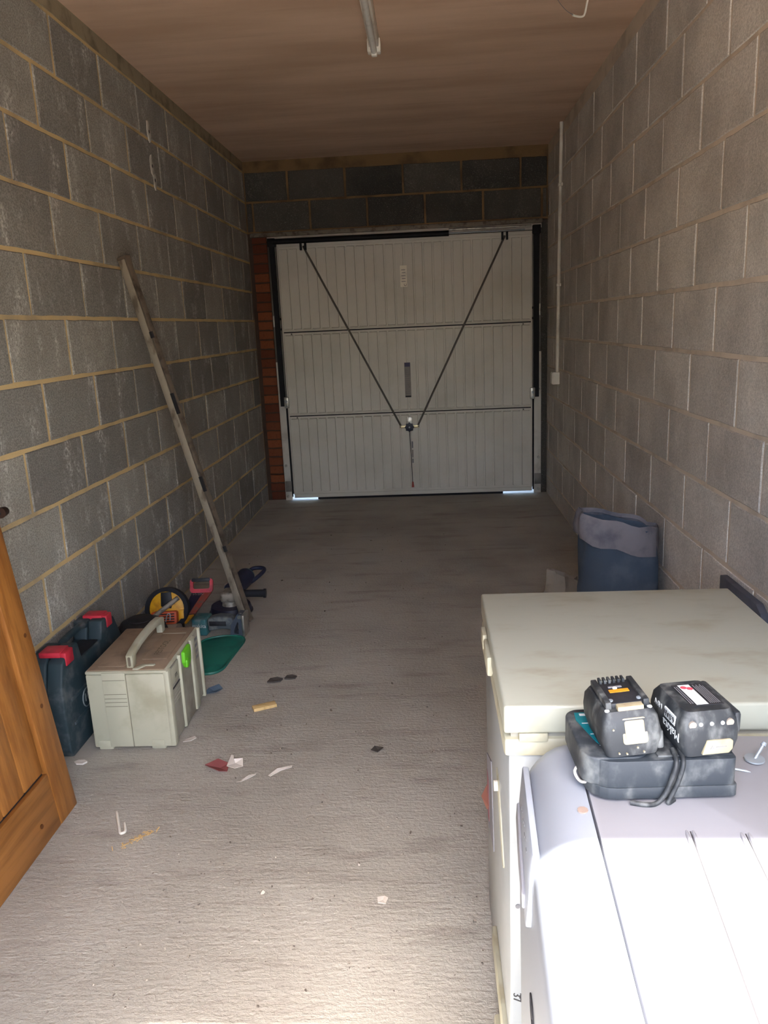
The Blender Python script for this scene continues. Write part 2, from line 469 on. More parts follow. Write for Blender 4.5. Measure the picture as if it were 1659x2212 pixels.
# back wall: two courses over the lintel, brick pier on the left, narrow return on the right
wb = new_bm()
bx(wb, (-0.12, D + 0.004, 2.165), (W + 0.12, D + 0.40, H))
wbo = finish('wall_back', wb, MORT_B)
box('pier_bedding', (-0.12, D + 0.030, 0), (0.150, D + 0.12, 2.165), M('mortar_dark', srgb(72, 56, 46), 0.95), wbo); struct(wbo, 'back wall with blocks coloured dark for shade over the garage door')
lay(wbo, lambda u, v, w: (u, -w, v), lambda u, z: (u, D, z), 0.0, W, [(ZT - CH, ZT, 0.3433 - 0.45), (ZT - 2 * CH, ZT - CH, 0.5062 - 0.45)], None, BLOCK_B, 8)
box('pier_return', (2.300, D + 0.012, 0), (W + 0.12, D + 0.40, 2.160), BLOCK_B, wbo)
for k in range(29):                                        # brick pier
    z0 = 0.002 + k * 0.0745
    nm = block_mesh('brick', 0.118 + random.uniform(-0.004, 0.004), 0.064, lambda u, v, w: (u, -w, v), BRICK, k, dep=0.02, proud=random.uniform(0, 0.004), jit=0.0022, inset=0.003, nu=3, nv=1)
    o = bpy.data.objects.new('brick', nm); COL.objects.link(o); o.location = (0.085, D + 0.022, z0 + 0.036); o.parent = wbo
box('lintel', (0.02, D - 0.012, 2.135), (2.31, D + 0.05, 2.166), LINTEL, wbo, 0.003)
for (yy, zz, a, b_) in ((4.254, 2.434, 0.028, 0.062), (4.248, 2.269, 0.030, 0.058), (4.269, 2.204, 0.028, 0.056)):
    rr = random.Random(zz); poly = []
    for i in range(14):
        an = 2 * PI * i / 14; q = rr.uniform(0.8, 1.15)
        poly.append((a * q * math.cos(an), b_ / 1.15 * q * math.sin(an)))
    pt = prism('plaster_patch', poly, 0.006, axes((-0.001, yy, zz), (0, 1, 0), (0, 0, 1)), PLASTER, wl, 0.0015)
    cyl('screw_hole', (0.0045, yy, zz - 0.004), (0.0056, yy, zz - 0.004), 0.009, DARKT, pt, n=10)

# ------------------------------------------------------------------ garage door
dr = bpy.data.objects.new('door_1', None); COL.objects.link(dr); dr.location = (1.225, D, 0)
struct(dr, 'white up-and-over garage door with ribbed steel panels')
DX0, DX1 = 0.226 - 1.225, 2.230 - 1.225
def door_section(z0, z1):
    """pressed sheet: flat margins, raised ribs split by narrow grooves; one connected skin"""
    bm = new_bm()
    n = 26; m = 0.012
    xs = [(DX0, 0)]
    pitch = (DX1 - DX0 - 2 * m) / n
    for i in range(n):
        a = DX0 + m + i * pitch
        xs += [(a + 0.0065, 0), (a + 0.0085, 1), (a + pitch - 0.0085, 1), (a + pitch - 0.0065, 0)]
    xs.append((DX1, 0))
    zs = [(z0 + 0.002, 0), (z0 + 0.022, 0), (z0 + 0.026, 1), (z1 - 0.026, 1), (z1 - 0.022, 0), (z1 - 0.002, 0)]
    grid = [[bm.verts.new((x, 0.0 - 0.016 * hx * hz, z)) for (x, hx) in xs] for (z, hz) in zs]
    for r in range(len(zs) - 1):
        for c in range(len(xs) - 1):
            bm.faces.new((grid[r][c], grid[r][c + 1], grid[r + 1][c + 1], grid[r + 1][c]))
    # return edges
    top, bot = grid[-1], grid[0]
    for row, s in ((top, 1), (bot, -1)):
        back = [bm.verts.new((v.co.x, 0.025, v.co.z)) for v in row]
        for c in range(len(row) - 1): bm.faces.new((row[c], row[c + 1], back[c + 1], back[c]))
    return finish('door_panel', bm, DOORSTEEL, dr)
ZS = (0.048, 0.714, 1.393, 2.058)
for i in range(3): door_section(ZS[i], ZS[i + 1])
box('door_backing', (DX0 - 0.03, 0.024, ZS[0]), (DX1 + 0.03, 0.04, ZS[3] + 0.06), DARKROD, dr)
for z in (0.714, 1.393):
    box('section_seam', (DX0, -0.010, z + 0.004), (DX1, 0.012, z + 0.016), DOORSTEEL, dr, 0.002)
    box('section_gap', (DX0, -0.003, z - 0.005), (DX1, 0.012, z + 0.004), BLACKST, dr)
    for sx in (DX0 + 0.07, DX1 - 0.07): cyl('rivet', (sx, -0.002, z - 0.014), (sx, -0.009, z - 0.014), 0.006, DARKROD, dr, n=8)
for sx in (DX0 - 0.002, DX1 - 0.008): box('edge_channel', (sx, -0.012, ZS[0]), (sx + 0.010, 0.02, ZS[3]), DOORSTEEL, dr, 0.002)
box('top_rail', (DX0, -0.010, ZS[3] - 0.004), (DX1, 0.02, ZS[3] + 0.022), DOORSTEEL, dr, 0.003)
box('bottom_rail', (DX0, -0.008, 0.019), (DX1, 0.02, 0.052), DOORSTEEL, dr, 0.003)
box('bottom_seal', (DX0 + 0.20, -0.006, 0.001), (DX1 - 0.24, 0.022, 0.024), RUBBER, dr, 0.004)
# frame
for x0, x1 in ((0.150, 0.208), (2.246, 2.304)):
    fl = box('frame_jamb', (x0 - 1.225, -0.004, 0.0), (x1 - 1.225, 0.06, 2.125), FRAMEW, dr, 0.003)
    s = 1 if x0 < 1 else -1
    xc = (x0 + x1) / 2 - 1.225
    box('frame_bracket', (xc - 0.024, -0.008, 0.075), (xc + 0.03 , -0.002, 0.165), M('galv_bracket', srgb(120, 116, 110), 0.5, 0.4), fl, 0.002)
    for zz in (0.035, 0.30, 0.86): cyl('frame_bolt', (xc - 0.008 * s, -0.003, zz), (xc - 0.008 * s, -0.013, zz), 0.012, STEEL, fl, n=10)
    box('frame_strip', (xc - 0.028 if s > 0 else xc + 0.012, -0.010, 1.16), (xc - 0.012 if s > 0 else xc + 0.028, 0.0, 2.10), DARKROD, fl, 0.002)
box('frame_head', (0.150 - 1.225, 0.0, 2.088), (2.304 - 1.225, 0.06, 2.134), FRAMEW, dr, 0.003)
# dark lifting arms at both sides
for s, xa in ((1, 0.190), (-1, 2.262)):
    xl = xa - 1.225
    bm = new_bm(); bx(bm, (xl - 0.021, -0.034, 0.80), (xl + 0.021, -0.012, 2.075))
    arm = finish('lifting_arm', bm, BLACKST, dr, bev=0.003)
    box('arm_link', (xl + s * 0.030 - 0.018, -0.044, 0.785), (xl + s * 0.030 + 0.018, -0.014, 0.875), STEEL, arm, 0.003)
    cyl('arm_pivot', (xl + s * 0.03, -0.044, 0.84), (xl + s * 0.03, -0.056, 0.84), 0.012, CHROME, arm, n=12)
    cyl('arm_pivot', (xl + s * 0.03, -0.044, 0.802), (xl + s * 0.03, -0.052, 0.802), 0.008, CHROME, arm, n=12)
    for zz in (1.42, 1.50): cyl('arm_bolt', (xl + s * 0.026, -0.03, zz), (xl + s * 0.034, -0.03, zz), 0.009, BLACKST, arm, n=8)
    box('arm_plate', (xl - s * 0.026 - 0.006, -0.036, 1.44), (xl - s * 0.026 + 0.006, -0.012, 1.53), STEEL, arm, 0.002)
    cyl('arm_gap', (xl + s * 0.021, -0.002, 0.03), (xl + s * 0.021, -0.002, 0.80), 0.006, BLACKST, arm, n=8)
    box('arm_top_bracket', (xl - 0.030, -0.05, 2.055), (xl + 0.030, -0.004, 2.118), BLACKST, arm, 0.004)
# spring over the door
sp = cyl('spring_tube', (0.20 - 1.225, -0.045, 2.092), (1.585 - 1.225, -0.045, 2.088), 0.021, BLACKST, dr, n=18)
cyl('spring_rod', (1.585 - 1.225, -0.045, 2.088), (2.17 - 1.225, -0.045, 2.086), 0.006, CHROME, sp, n=10)
cyl('torsion_bar', (1.585 - 1.225, -0.035, 2.115), (2.22 - 1.225, -0.035, 2.112), 0.009, STEEL, sp, n=10)
# diagonal locking rods
LK = (1.226 - 1.225, 0.592)
for s, xt in ((-1, 0.440), (1, 2.018)):
    xt -= 1.225
    rod = tube('locking_rod', [(xt, -0.032, 2.050), (LK[0] + s * 0.072, -0.030, LK[1] + 0.015)], 0.0075, DARKROD, dr, 8)
    bk = box('rod_bracket', (xt - 0.026, -0.045, 2.020), (xt - 0.012, -0.008, 2.078), BLACKST, dr, 0.002)
    box('bracket_cheek', (xt + 0.010, -0.045, 2.020), (xt + 0.024, -0.008, 2.078), BLACKST, bk, 0.002)
lock = box('lock_plate', (LK[0] - 0.026, -0.022, LK[1] - 0.01), (LK[0] + 0.026, -0.010, LK[1] + 0.082), STEEL, dr, 0.002)
for s in (-1, 1):
    box('lock_arm', (LK[0] + s * 0.052 - 0.028, -0.032, LK[1] - 0.008), (LK[0] + s * 0.052 + 0.028, -0.024, LK[1] + 0.014), M('lock_brass_zinc', srgb(214, 200, 160), 0.35, 0.6), lock, 0.002)
    cyl('lock_arm_pin', (LK[0] + s * 0.075, -0.036, LK[1] + 0.004), (LK[0] + s * 0.075, -0.024, LK[1] + 0.004), 0.006, DARKROD, lock, n=8)
star = [((0.040 if i % 2 == 0 else 0.031) * math.sin(2 * PI * i / 16), (0.040 if i % 2 == 0 else 0.031) * math.cos(2 * PI * i / 16)) for i in range(16)]
kn = prism('lock_star', star, 0.014, axes((LK[0], -0.034, LK[1]), (1, 0, 0), (0, 0, 1)), NAVY, dr, 0.002)
cyl('star_bolt', (LK[0], -0.046, LK[1]), (LK[0], -0.056, LK[1]), 0.007, CHROME, kn, n=12)
cd = tube('pull_cord', [(LK[0], -0.036, LK[1] - 0.035), (LK[0] + 0.006, -0.018, 0.35), (LK[0] + 0.010, -0.016, 0.13)], 0.003, BLACKP, dr, 6)
bm = new_bm(); bx(bm, (LK[0] + 0.001, -0.022, 0.082), (LK[0] + 0.022, -0.009, 0.130), None, (0.6, 0.8)); finish('cord_pull', bm, M('pull_red', srgb(160, 66, 52), 0.6), cd, bev=0.003)
def flat(name, x0, z0, x1, z1, mat, par, y=-0.0178):
    return box(name, (x0, y, z0), (x1, y + 0.0012, z1), mat, par)
st1 = flat('door_label', -0.030, 1.705, 0.024, 1.868, M('label_bright', srgb(240, 234, 218), 0.4), dr)
for i in range(5): flat('label_print', -0.020 + 0.004 * (i % 2), 1.745 + i * 0.022, 0.012, 1.749 + i * 0.022, GREYT, st1, -0.0190)
text('label_mark', 'C', 0.03, axes((0.010, -0.0192, 1.720), (0, 0, 1), (-1, 0, 0)), DARKT, st1)
st2 = flat('door_label', -0.024, 0.835, 0.026, 1.115, M('label_grey', srgb(140, 134, 128), 0.7), dr)
flat('label_band', -0.022, 1.082, 0.022, 1.114, M('label_violet', srgb(82, 78, 104), 0.7), st2, -0.0190)
flat('label_band', -0.022, 0.836, 0.024, 0.848, DARKT, st2, -0.0190)
for i in range(12): flat('label_print', -0.018, 0.866 + i * 0.017, 0.020 - 0.006 * (i % 3), 0.869 + i * 0.017, GREYT, st2, -0.0190)
for a, b_ in ((0.415, 0.47), (0.335, 0.40), (0.29, 0.325)): flat('door_label', 0.014, a, 0.026, b_, M('label_grey', srgb(140, 134, 128)) if a == 0.335 else GREYT, dr)

# ================================================================== THINGS
# ------------------------------------------------------------------ chest freezer
fz = thing('chest_freezer', 'cream chest freezer with closed lid beside the sunlit white appliance', 'freezer', (1.503, 1.140, 0))
box('body', (0, 0, 0.03), (0.515, 0.505, 0.735), FRZ, fz, 0.006)
for x, y in ((0.04, 0.04), (0.475, 0.04), (0.04, 0.465), (0.475, 0.465)): cyl('foot', (x, y, 0), (x, y, 0.034), 0.018, BLACKP, fz, n=10)
box('collar', (-0.007, -0.008, 0.728), (0.522, 0.512, 0.760), CREAMP, fz, 0.006)
lid = box('lid', (-0.008, -0.014, 0.772), (0.532, 0.516, 0.820), LID, fz, 0.005, seg=3)
box('lid_seal', (0.004, 0.0, 0.758), (0.512, 0.502, 0.774), M('seal_grey', srgb(150, 146, 134), 0.7), lid)
hd = box('lid_handle', (-0.016, 0.235, 0.752), (-0.004, 0.375, 0.792), CREAMP, lid, 0.004)
box('handle_clip', (-0.018, 0.325, 0.768), (-0.008, 0.372, 0.800), CREAMP, lid, 0.003)
box('hinge_plate', (0.016, -0.012, 0.756), (0.062, 0.004, 0.771), CREAMP, fz, 0.002)
stk = prism('torn_sticker', [(0.49, 0.44), (0.365, 0.493), (0.318, 0.306), (0.49, 0.268)], 0.0016, axes((0.0, 0, 0), (0, 1, 0), (0, 0, 1)) @ Matrix.Translation((0, 0, -0.0016)), M('sticker_grey', srgb(120, 118, 126), 0.7), fz, label='grey torn sticker')
prism('sticker_print', [(0.488, 0.40), (0.44, 0.40), (0.43, 0.30), (0.47, 0.285)], 0.001, axes((-0.0022, 0, 0), (0, 1, 0), (0, 0, 1)), M('sticker_red', srgb(124, 74, 82), 0.7), stk)
pk = new_bm(); a = [pk.verts.new(p) for p in ((-0.001, 0.49, 0.36), (-0.001, 0.44, 0.33), (-0.016, 0.492, 0.325), (-0.003, 0.49, 0.29))]
pk.faces.new((a[0], a[1], a[2])); pk.faces.new((a[1], a[3], a[2])); pk.faces.new((a[0], a[2], a[3])); finish('sticker_flap', pk, M('flap_red', srgb(136, 86, 74), 0.7), stk)
rl = []
for (y0, z0, y1, z1) in ((0.21, 0.572, 0.175, 0.565), (0.175, 0.565, 0.083, 0.452), (0.083, 0.452, 0.10, 0.45), (0.10, 0.45, 0.20, 0.556), (0.20, 0.556, 0.21, 0.572)):
    for i in range(7):
        f = i / 7; rl.append((-0.001, y0 + (y1 - y0) * f + random.uniform(-.002, .002), z0 + (z1 - z0) * f + random.uniform(-.002, .002)))
tube('glue_residue', rl, 0.0022, CREAMP, fz, 5, True)
cyl('drain_knob', (0, 0.183, 0.553), (-0.010, 0.183, 0.553), 0.010, WHITEP, fz, n=12)
box('toe_trim', (-0.010, 0.0, 0.10), (0.002, 0.285, 0.150), CREAMP, fz, 0.004)
box('toe_trim', (-0.020, 0.0, 0.03), (0.002, 0.115, 0.098), CREAMP, fz, 0.005)
text('marker_note', '37', 0.020, axes((0.012, -0.0005, 0.252), (0, 0, -1), (1, 0, 0)), DARKT, fz)
prism('marker_arrow', [(0, 0), (0.008, 0.006), (0.008, 0.002), (0.014, 0.002), (0.014, -0.002), (0.008, -0.002), (0.008, -0.006)], 0.0006, axes((0.030, -0.0006, 0.252), (-1, 0, 0), (0, 0, 1)), DARKT, fz)
cyl('body_rivet', (0.014, 0.001, 0.44), (0.014, -0.0015, 0.44), 0.004, GREYT, fz, n=10)

# ------------------------------------------------------------------ white appliance (washing machine) in the sun
wm = thing('washing_machine', 'white washing machine with rounded fascia edge, lit by the sun', 'appliance', (1.485, 0.50, 0), (0, 0, -0.05))
WL = 0.600
prof = [(0.004, 0.055), (0.0, 0.30), (-0.002, 0.60), (0.002, 0.66)]
for i in range(9):
    a = PI * (1 - i / 16.0); prof.append((0.080 + 0.078 * math.cos(a) + 0.0, 0.700 + 0.090 * math.sin(a)))
prof += [(0.080, 0.055)]
bm = new_bm(); rows = []
cx, cz = 0.080, 0.42
for y, k in ((0.0, 0.0), (WL - 0.05, 0.0), (WL - 0.03, 0.003), (WL - 0.014, 0.011), (WL - 0.004, 0.026), (WL, 0.045)):
    row = []
    for (x, z) in prof:
        d = V((cx - x, 0 if z < 0.6 else (0.70 - z)))
        if d.length > 1e-6: d = d.normalized() * min(k, d.length * 0.9)
        row.append(bm.verts.new((x + d.x, y, z + d.y)))
    rows.append(row)
for r in range(len(rows) - 1):
    for c in range(len(prof) - 1): bm.faces.new((rows[r][c], rows[r][c + 1], rows[r + 1][c + 1], rows[r + 1][c]))
bm.faces.new(rows[0]); bm.faces.new(rows[-1][::-1])
fas = finish('fascia', bm, WASH, wm, 40)
bm = new_bm()
pp = rrect(0.488, WL, 0.014, 4, 0.083 + 0.244, WL / 2)
prism('cabinet', pp, 0.735, Matrix.Translation((0, 0, 0.055)), WASHT, wm, 0.004)
bm.free()
box('plinth', (0.02, 0.01, 0.02), (0.56, WL - 0.01, 0.06), BLACKP, wm)
for x, y in ((0.06, 0.05), (0.52, 0.05), (0.06, 0.55), (0.52, 0.55)): cyl('foot', (x, y, 0), (x, y, 0.03), 0.02, BLACKP, wm, n=10)
for (x0, y0, x1, y1) in ((0.190, 0.372, 0.172, 0.01), (0.198, 0.372, 0.181, 0.01), (0.254, 0.370, 0.240, 0.01), (0.263, 0.370, 0.250, 0.01)):
    tube('pressed_ridge', [(x0, y0, 0.7885), (x0 - 0.001, y0 - 0.012, 0.7898), (x1, y1, 0.7898)], 0.0026, WASHT, wm, 8, rs=[0.001, 0.0026, 0.0026])
for (x0, y0, x1, y1) in ((0.194, 0.366, 0.1765, 0.01), (0.2585, 0.364, 0.245, 0.01)):
    tube('ridge_groove', [(x0, y0, 0.7895), (x1, y1, 0.7895)], 0.0011, DARKT, wm, 5)
# soap drawer standing proud of the fascia
dm = axes((0.0050, 0.365, 0.640), (0, 1, 0), (0.085, 0, 1))
dw = prism('soap_drawer', [(0, 0), (0.195, 0.018), (0.195, 0.117), (0, 0.110)], 0.010, dm @ Matrix.Translation((0, 0, -0.012)), WASH, wm, 0.003)
prism('drawer_grip', [(0.02, 0.012), (0.10, 0.016), (0.182, 0.035), (0.186, 0.060), (0.11, 0.040), (0.03, 0.026)], 0.006, dm @ Matrix.Translation((0, 0, -0.016)), WASHT, dw, 0.002)
for i in range(7): prism('drawer_mark', rrect(0.010, 0.003, 0.001, 2, 0.06 + i * 0.016, 0.072 + 0.006 * (i % 2)), 0.0006, dm @ Matrix.Translation((0, 0, -0.0126)), GREYT, dw)
# oval badge and lettering on the fascia
bt = axes((-0.0035, 0.300, 0.575), (0, -1, 0), (0, 0, 1))
ring = [(bt @ V((0.026 * math.cos(2 * PI * i / 24), 0.013 * math.sin(2 * PI * i / 24), 0))) for i in range(24)]
bdg = tube('badge_ring', ring, 0.0011, DARKT, wm, 5, True)
text('badge_letter', 'S', 0.026, bt, DARKT, bdg, 0.0006)
tube('badge_line', spline([bt @ V((0.026 + 0.008 * i, -0.008 + 0.004 * (i % 2), 0)) for i in range(10)], 4), 0.0009, DARKT, wm, 5)
for (yy, zz, tx) in ((0.235, 0.745, 'Y'), (0.13, 0.742, 'ill')):
    text('dial_mark', tx, 0.016, axes((0.020, yy, zz), (0, -1, 0), (0.5, 0, 0.86)), GREYT, wm, 0.0004)
cyl('chip', (0.070, 0.405, 0.7885), (0.070, 0.405, 0.7905), 0.007, M('chip_tan', srgb(140, 122, 112), 0.8), wm, n=9, label='tan chip in the white enamel')

# ------------------------------------------------------------------ battery charger on the appliance
ch = thing('battery_charger', 'dusty black tool battery charger with teal label, standing on the white appliance', 'charger', (1.586, 0.913, 0.7905), (0, 0, 0.040))
def corner_poly(w, d, rfl, r):
    out = []
    for (cx, cy, a0, rr) in ((w, d, 0, r), (0, d, PI / 2, r * 1.6), (0, 0, PI, rfl), (w, 0, 1.5 * PI, r)):
        ox = cx - rr if cx else rr; oy = cy - rr if cy else rr
        for i in range(6): a = a0 + PI / 2 * i / 5; out.append((ox + rr * math.cos(a), oy + rr * math.sin(a)))
    return out
prism('base_tray', corner_poly(0.192, 0.146, 0.036, 0.006), 0.016, Matrix.Translation((0, 0, 0.005)), DUSTY2, ch, 0.002)
prism('housing', [(p[0] * 0.985 + 0.001, p[1] * 0.98 + 0.0015) for p in corner_poly(0.192, 0.146, 0.036, 0.008)], 0.038, Matrix.Translation((0, 0, 0.0205)), DUSTY2, ch, 0.004, 3)
prism('fan_hump', rrect(0.088, 0.134, 0.022, 5, 0.040, 0.076), 0.0405, Matrix.Translation((-0.002, 0, 0.0205)), DUSTY2, ch, 0.006, 4)
lb = prism('teal_label', [(0.030, 0.020), (0.050, 0.014), (0.072, 0.020), (0.072, 0.122), (0.008, 0.122), (0.006, 0.100), (0.020, 0.040)], 0.001, Matrix.Translation((0.0, 0.008, 0.0608)), TEAL, ch)
for i in range(3): box('label_rule', (0.012 + 0.005 * i, 0.098 - 0.030 * i, 0.0616), (0.070, 0.0992 - 0.030 * i, 0.0621), WHITE, lb)
box('label_icon', (0.014, 0.120, 0.0616), (0.022, 0.126, 0.0622), WHITE, lb)
box('dock', (0.090, 0.010, 0.057), (0.186, 0.135, 0.0610), DUSTY, ch, 0.001)
for x, y in ((0.02, 0.05), (0.172, 0.018), (0.172, 0.125), (0.03, 0.12)): cyl('rubber_foot', (x, y, 0), (x, y, 0.007), 0.007, RUBBER, ch, n=10)
tube('power_cord', spline([(0.112, 0.02, 0.064), (0.110, -0.002, 0.058), (0.104, -0.005, 0.036), (0.094, -0.006, 0.012), (0.084, -0.008, 0.003), (0.070, -0.010, 0.0032), (0.052, -0.004, 0.0032)], 6), 0.0032, DUSTY, ch, 8)
tube('power_cord', spline([(0.121, 0.02, 0.064), (0.119, -0.002, 0.058), (0.113, -0.005, 0.034), (0.104, -0.006, 0.012), (0.100, -0.007, 0.0032), (0.110, 0.0, 0.0032)], 6), 0.0032, DUSTY, ch, 8)
tube('cord_tie', spline([(0.004, 0.055, 0.030), (-0.008, 0.050, 0.018), (-0.004, 0.034, 0.012), (0.008, 0.022, 0.020)], 5), 0.0022, M('tie_grey', srgb(176, 172, 164), 0.7), ch, 6)

# ------------------------------------------------------------------ batteries
def battery_shell(par, w=0.077, l=0.104, h=0.060, top_in=0.004):
    bm = new_bm()
    lv = [(0.0, 0.005, 0.003), (0.020, 0.0, 0.0), (0.034, 0.0, 0.0), (0.050, 0.002, 0.003), (h, 0.007, 0.010)]
    rings = []
    for z, ix, iy in lv:
        poly = rrect(w - 2 * ix, l - 2 * iy, 0.009, 3, w / 2, l / 2)
        rings.append([bm.verts.new((p[0], p[1], z)) for p in poly])
    n = len(rings[0])
    for a, b in zip(rings, rings[1:]):
        for i in range(n): bm.faces.new((a[i], a[(i + 1) % n], b[(i + 1) % n], b[i]))
    bm.faces.new(rings[0][::-1]); bm.faces.new(rings[-1])
    return finish('shell', bm, DUSTY, par, 30)
b1 = thing('battery_pack', 'black tool battery with contacts up and square cream button, on the teal label', 'battery', (1.604, 0.913, 0.8545), (-0.022, -0.075, 0.07), 'tool batteries on the charger')
battery_shell(b1)
tp = box('terminal_block', (0.012, 0.020, 0.054), (0.065, 0.086, 0.0665), BLACKP, b1, 0.002)
for x in (0.010, 0.059): box('slide_rail', (x, 0.016, 0.060), (x + 0.008, 0.088, 0.0705), DUSTY, tp, 0.0015)
for i in range(6): box('contact_slot', (0.020 + i * 0.0062, 0.078, 0.066), (0.0235 + i * 0.0062, 0.090, 0.0715), DUSTY, tp, 0.0006)
box('orange_strip', (0.026, 0.050, 0.0664), (0.052, 0.058, 0.0672), ORANGE, tp, label='orange label strip')
box('print_strip', (0.028, 0.064, 0.0664), (0.046, 0.068, 0.0672), GREYT, tp)
for x, y in ((0.020, 0.028), (0.057, 0.028)): cyl('terminal_screw', (x, y, 0.0660), (x, y, 0.0680), 0.0032, CHROME, tp, n=10)
for x, y in ((0.011, 0.014), (0.066, 0.014), (0.036, 0.062)): cyl('white_dot', (x, y, 0.0595), (x, y, 0.0610 if y < 0.05 else 0.0676), 0.0032, WHITE, tp, n=10)
box('latch_hook', (0.024, 0.010, 0.058), (0.058, 0.024, 0.0655), CREAML, b1, 0.0015)
fm = axes((0.0385, 0.0035, 0.033), (1, 0, 0), (0, 0.20, 1))
bt_ = prism('release_button', rrect(0.032, 0.034, 0.004), 0.0060, fm @ Matrix.Translation((0.003, 0.002, -0.0025)), CREAML, b1, 0.0012)
prism('button_pad', rrect(0.025, 0.025, 0.0025), 0.0016, fm @ Matrix.Translation((0.003, 0.0035, 0.0030)), CREAML, bt_, 0.0006)
text('button_mark', 'R', 0.014, fm @ Matrix.Translation((0.003, 0.004, 0.0047)), M('button_emboss', srgb(196, 176, 136), 0.6), bt_, 0.0003)
box('side_skirt', (0.070, 0.004, 0.004), (0.0795, 0.10, 0.030), DUSTY, b1, 0.003)
for x, z in ((0.020, 0.006), (0.030, 0.0045), (0.044, 0.012), (0.052, 0.005), (0.014, 0.040)): cyl('paint_fleck', (x, 0.003, z), (x, -0.0006, z), 0.0012, CREAML, b1, n=7)
b2 = thing('battery_pack', 'black tool battery lying upside down with white warning label, nearer the screws', 'battery', (1.703, 0.916, 0.8525), (0.0, 0, 0.15), 'tool batteries on the charger')
battery_shell(b2)
wl_ = box('warning_label', (0.022, 0.024, 0.0598), (0.066, 0.084, 0.0606), BLACKP, b2)
box('label_white', (0.030, 0.026, 0.0605), (0.046, 0.082, 0.0609), WHITE, wl_)
for i in range(2): prism('no_sign', disc(0.0042, 14), 0.0004, Matrix.Translation((0.035 + 0.007 * i, 0.074 - 0.004 * i, 0.0608)), REDP, wl_)
for i in range(3): prism('bin_mark', rrect(0.010, 0.009, 0.003), 0.0003, Matrix.Translation((0.038, 0.036 + 0.013 * i, 0.0608)), M('label_pale_grey', srgb(186, 190, 192), 0.7), wl_)
for i in range(6): box('fine_print', (0.050 + 0.0025 * i, 0.028, 0.0605), (0.0508 + 0.0025 * i, 0.080 - 0.004 * (i % 2), 0.0608), GREYT, wl_)
for i in range(2): box('fine_print', (0.0235 + 0.003 * i, 0.030, 0.0605), (0.0245 + 0.003 * i, 0.078, 0.0608), GREYT, wl_)
lm = prism('release_button', [(0.0, 0.0), (0.036, 0.0), (0.041, 0.006), (0.041, 0.017), (0.037, 0.020), (0.006, 0.020)], 0.005, axes((0.026, 0.002, 0.004), (1, 0, 0), (0, 0, 1)) @ Matrix.Translation((0, 0, -0.001)), CREAML, b2, 0.0012)
prism('button_triangle', [(0.010, 0.008), (0.016, 0.008), (0.013, 0.013)], 0.0006, axes((0.026, -0.0022, 0.004), (1, 0, 0), (0, 0, 1)), GREYT, lm)
box('button_print', (0.044, -0.0026, 0.0135), (0.058, -0.0018, 0.0145), GREYT, lm)
for x, r, mt in ((0.013, 0.0052, M('dot_brown', srgb(130, 122, 112), 0.6)), (0.024, 0.0026, WHITE), (0.0385, 0.0026, WHITE), (0.053, 0.0026, WHITE), (0.063, 0.0052, M('dot_brown', srgb(130, 122, 112)))):
    cyl('charge_dot', (x, 0.007, 0.046), (x, 0.0012, 0.0455), r, mt, b2, n=12)
box('side_skirt', (0.0715, 0.006, 0.026), (0.081, 0.102, 0.056), DUSTY, b2, 0.004)
sm = axes((-0.0004, 0.048, 0.030), (0, 1, 0), (0, 0, -1))
text('side_lettering', 'Makita', 0.018, axes((0.0, 0.034, 0.024), (0, 1, 0), (0, 0, -1)), WHITE, b2, 0.0004)
text('side_lettering', '18V', 0.017, axes((0.0006, 0.074, 0.040), (0, 1, 0), (0.05, 0, -1)), WHITE, b2, 0.0004)
pl = box('capacity_plate', (-0.0004, 0.024, 0.034), (0.0015, 0.054, 0.0475), WHITE, b2)
text('capacity_lettering', '6.0Ah', 0.012, axes((-0.0008, 0.039, 0.041), (0, 1, 0), (0, 0, -1)), DARKT, pl, 0.0003)

# ------------------------------------------------------------------ screw standing in a penny washer, loose screw
pw = thing('screw_in_washer', 'silver screw poking through a round penny washer beside the right battery', 'screw', (1.836, 1.012, 0.7905))
bm = new_bm(); cyl_bm(bm, (0, 0, 0.002), (0, 0, 0.0042), 0.0135, n=24); finish('washer_disc', bm, CHROME, pw, 40)
cyl('screw_shaft', (0.0, 0, 0.002), (0.014, 0.008, 0.020), 0.0022, CHROME, pw, n=10)
cyl('screw_head', (0.0135, 0.0077, 0.0193), (0.0165, 0.0094, 0.0232), 0.0042, CHROME, pw, 0.003, 12)
cyl('screw_tip', (-0.0015, -0.0009, 0.0), (0.0, 0.0, 0.0025), 0.0006, CHROME, pw, 0.0022, 8)
sc = thing('loose_screw', 'small loose screw lying next to the charger edge', 'screw', (1.797, 0.990, 0.7905))
cyl('screw_shaft', (0, 0, 0.002), (0.016, -0.006, 0.0017), 0.0017, CHROME, sc, n=8)
cyl('screw_tip', (0.016, -0.006, 0.0017), (0.022, -0.0085, 0.0012), 0.0017, CHROME, sc, 0.0003, 8)
cyl('screw_head', (-0.002, 0.0008, 0.0028), (0, 0, 0.0026), 0.0028, CHROME, sc, n=10)

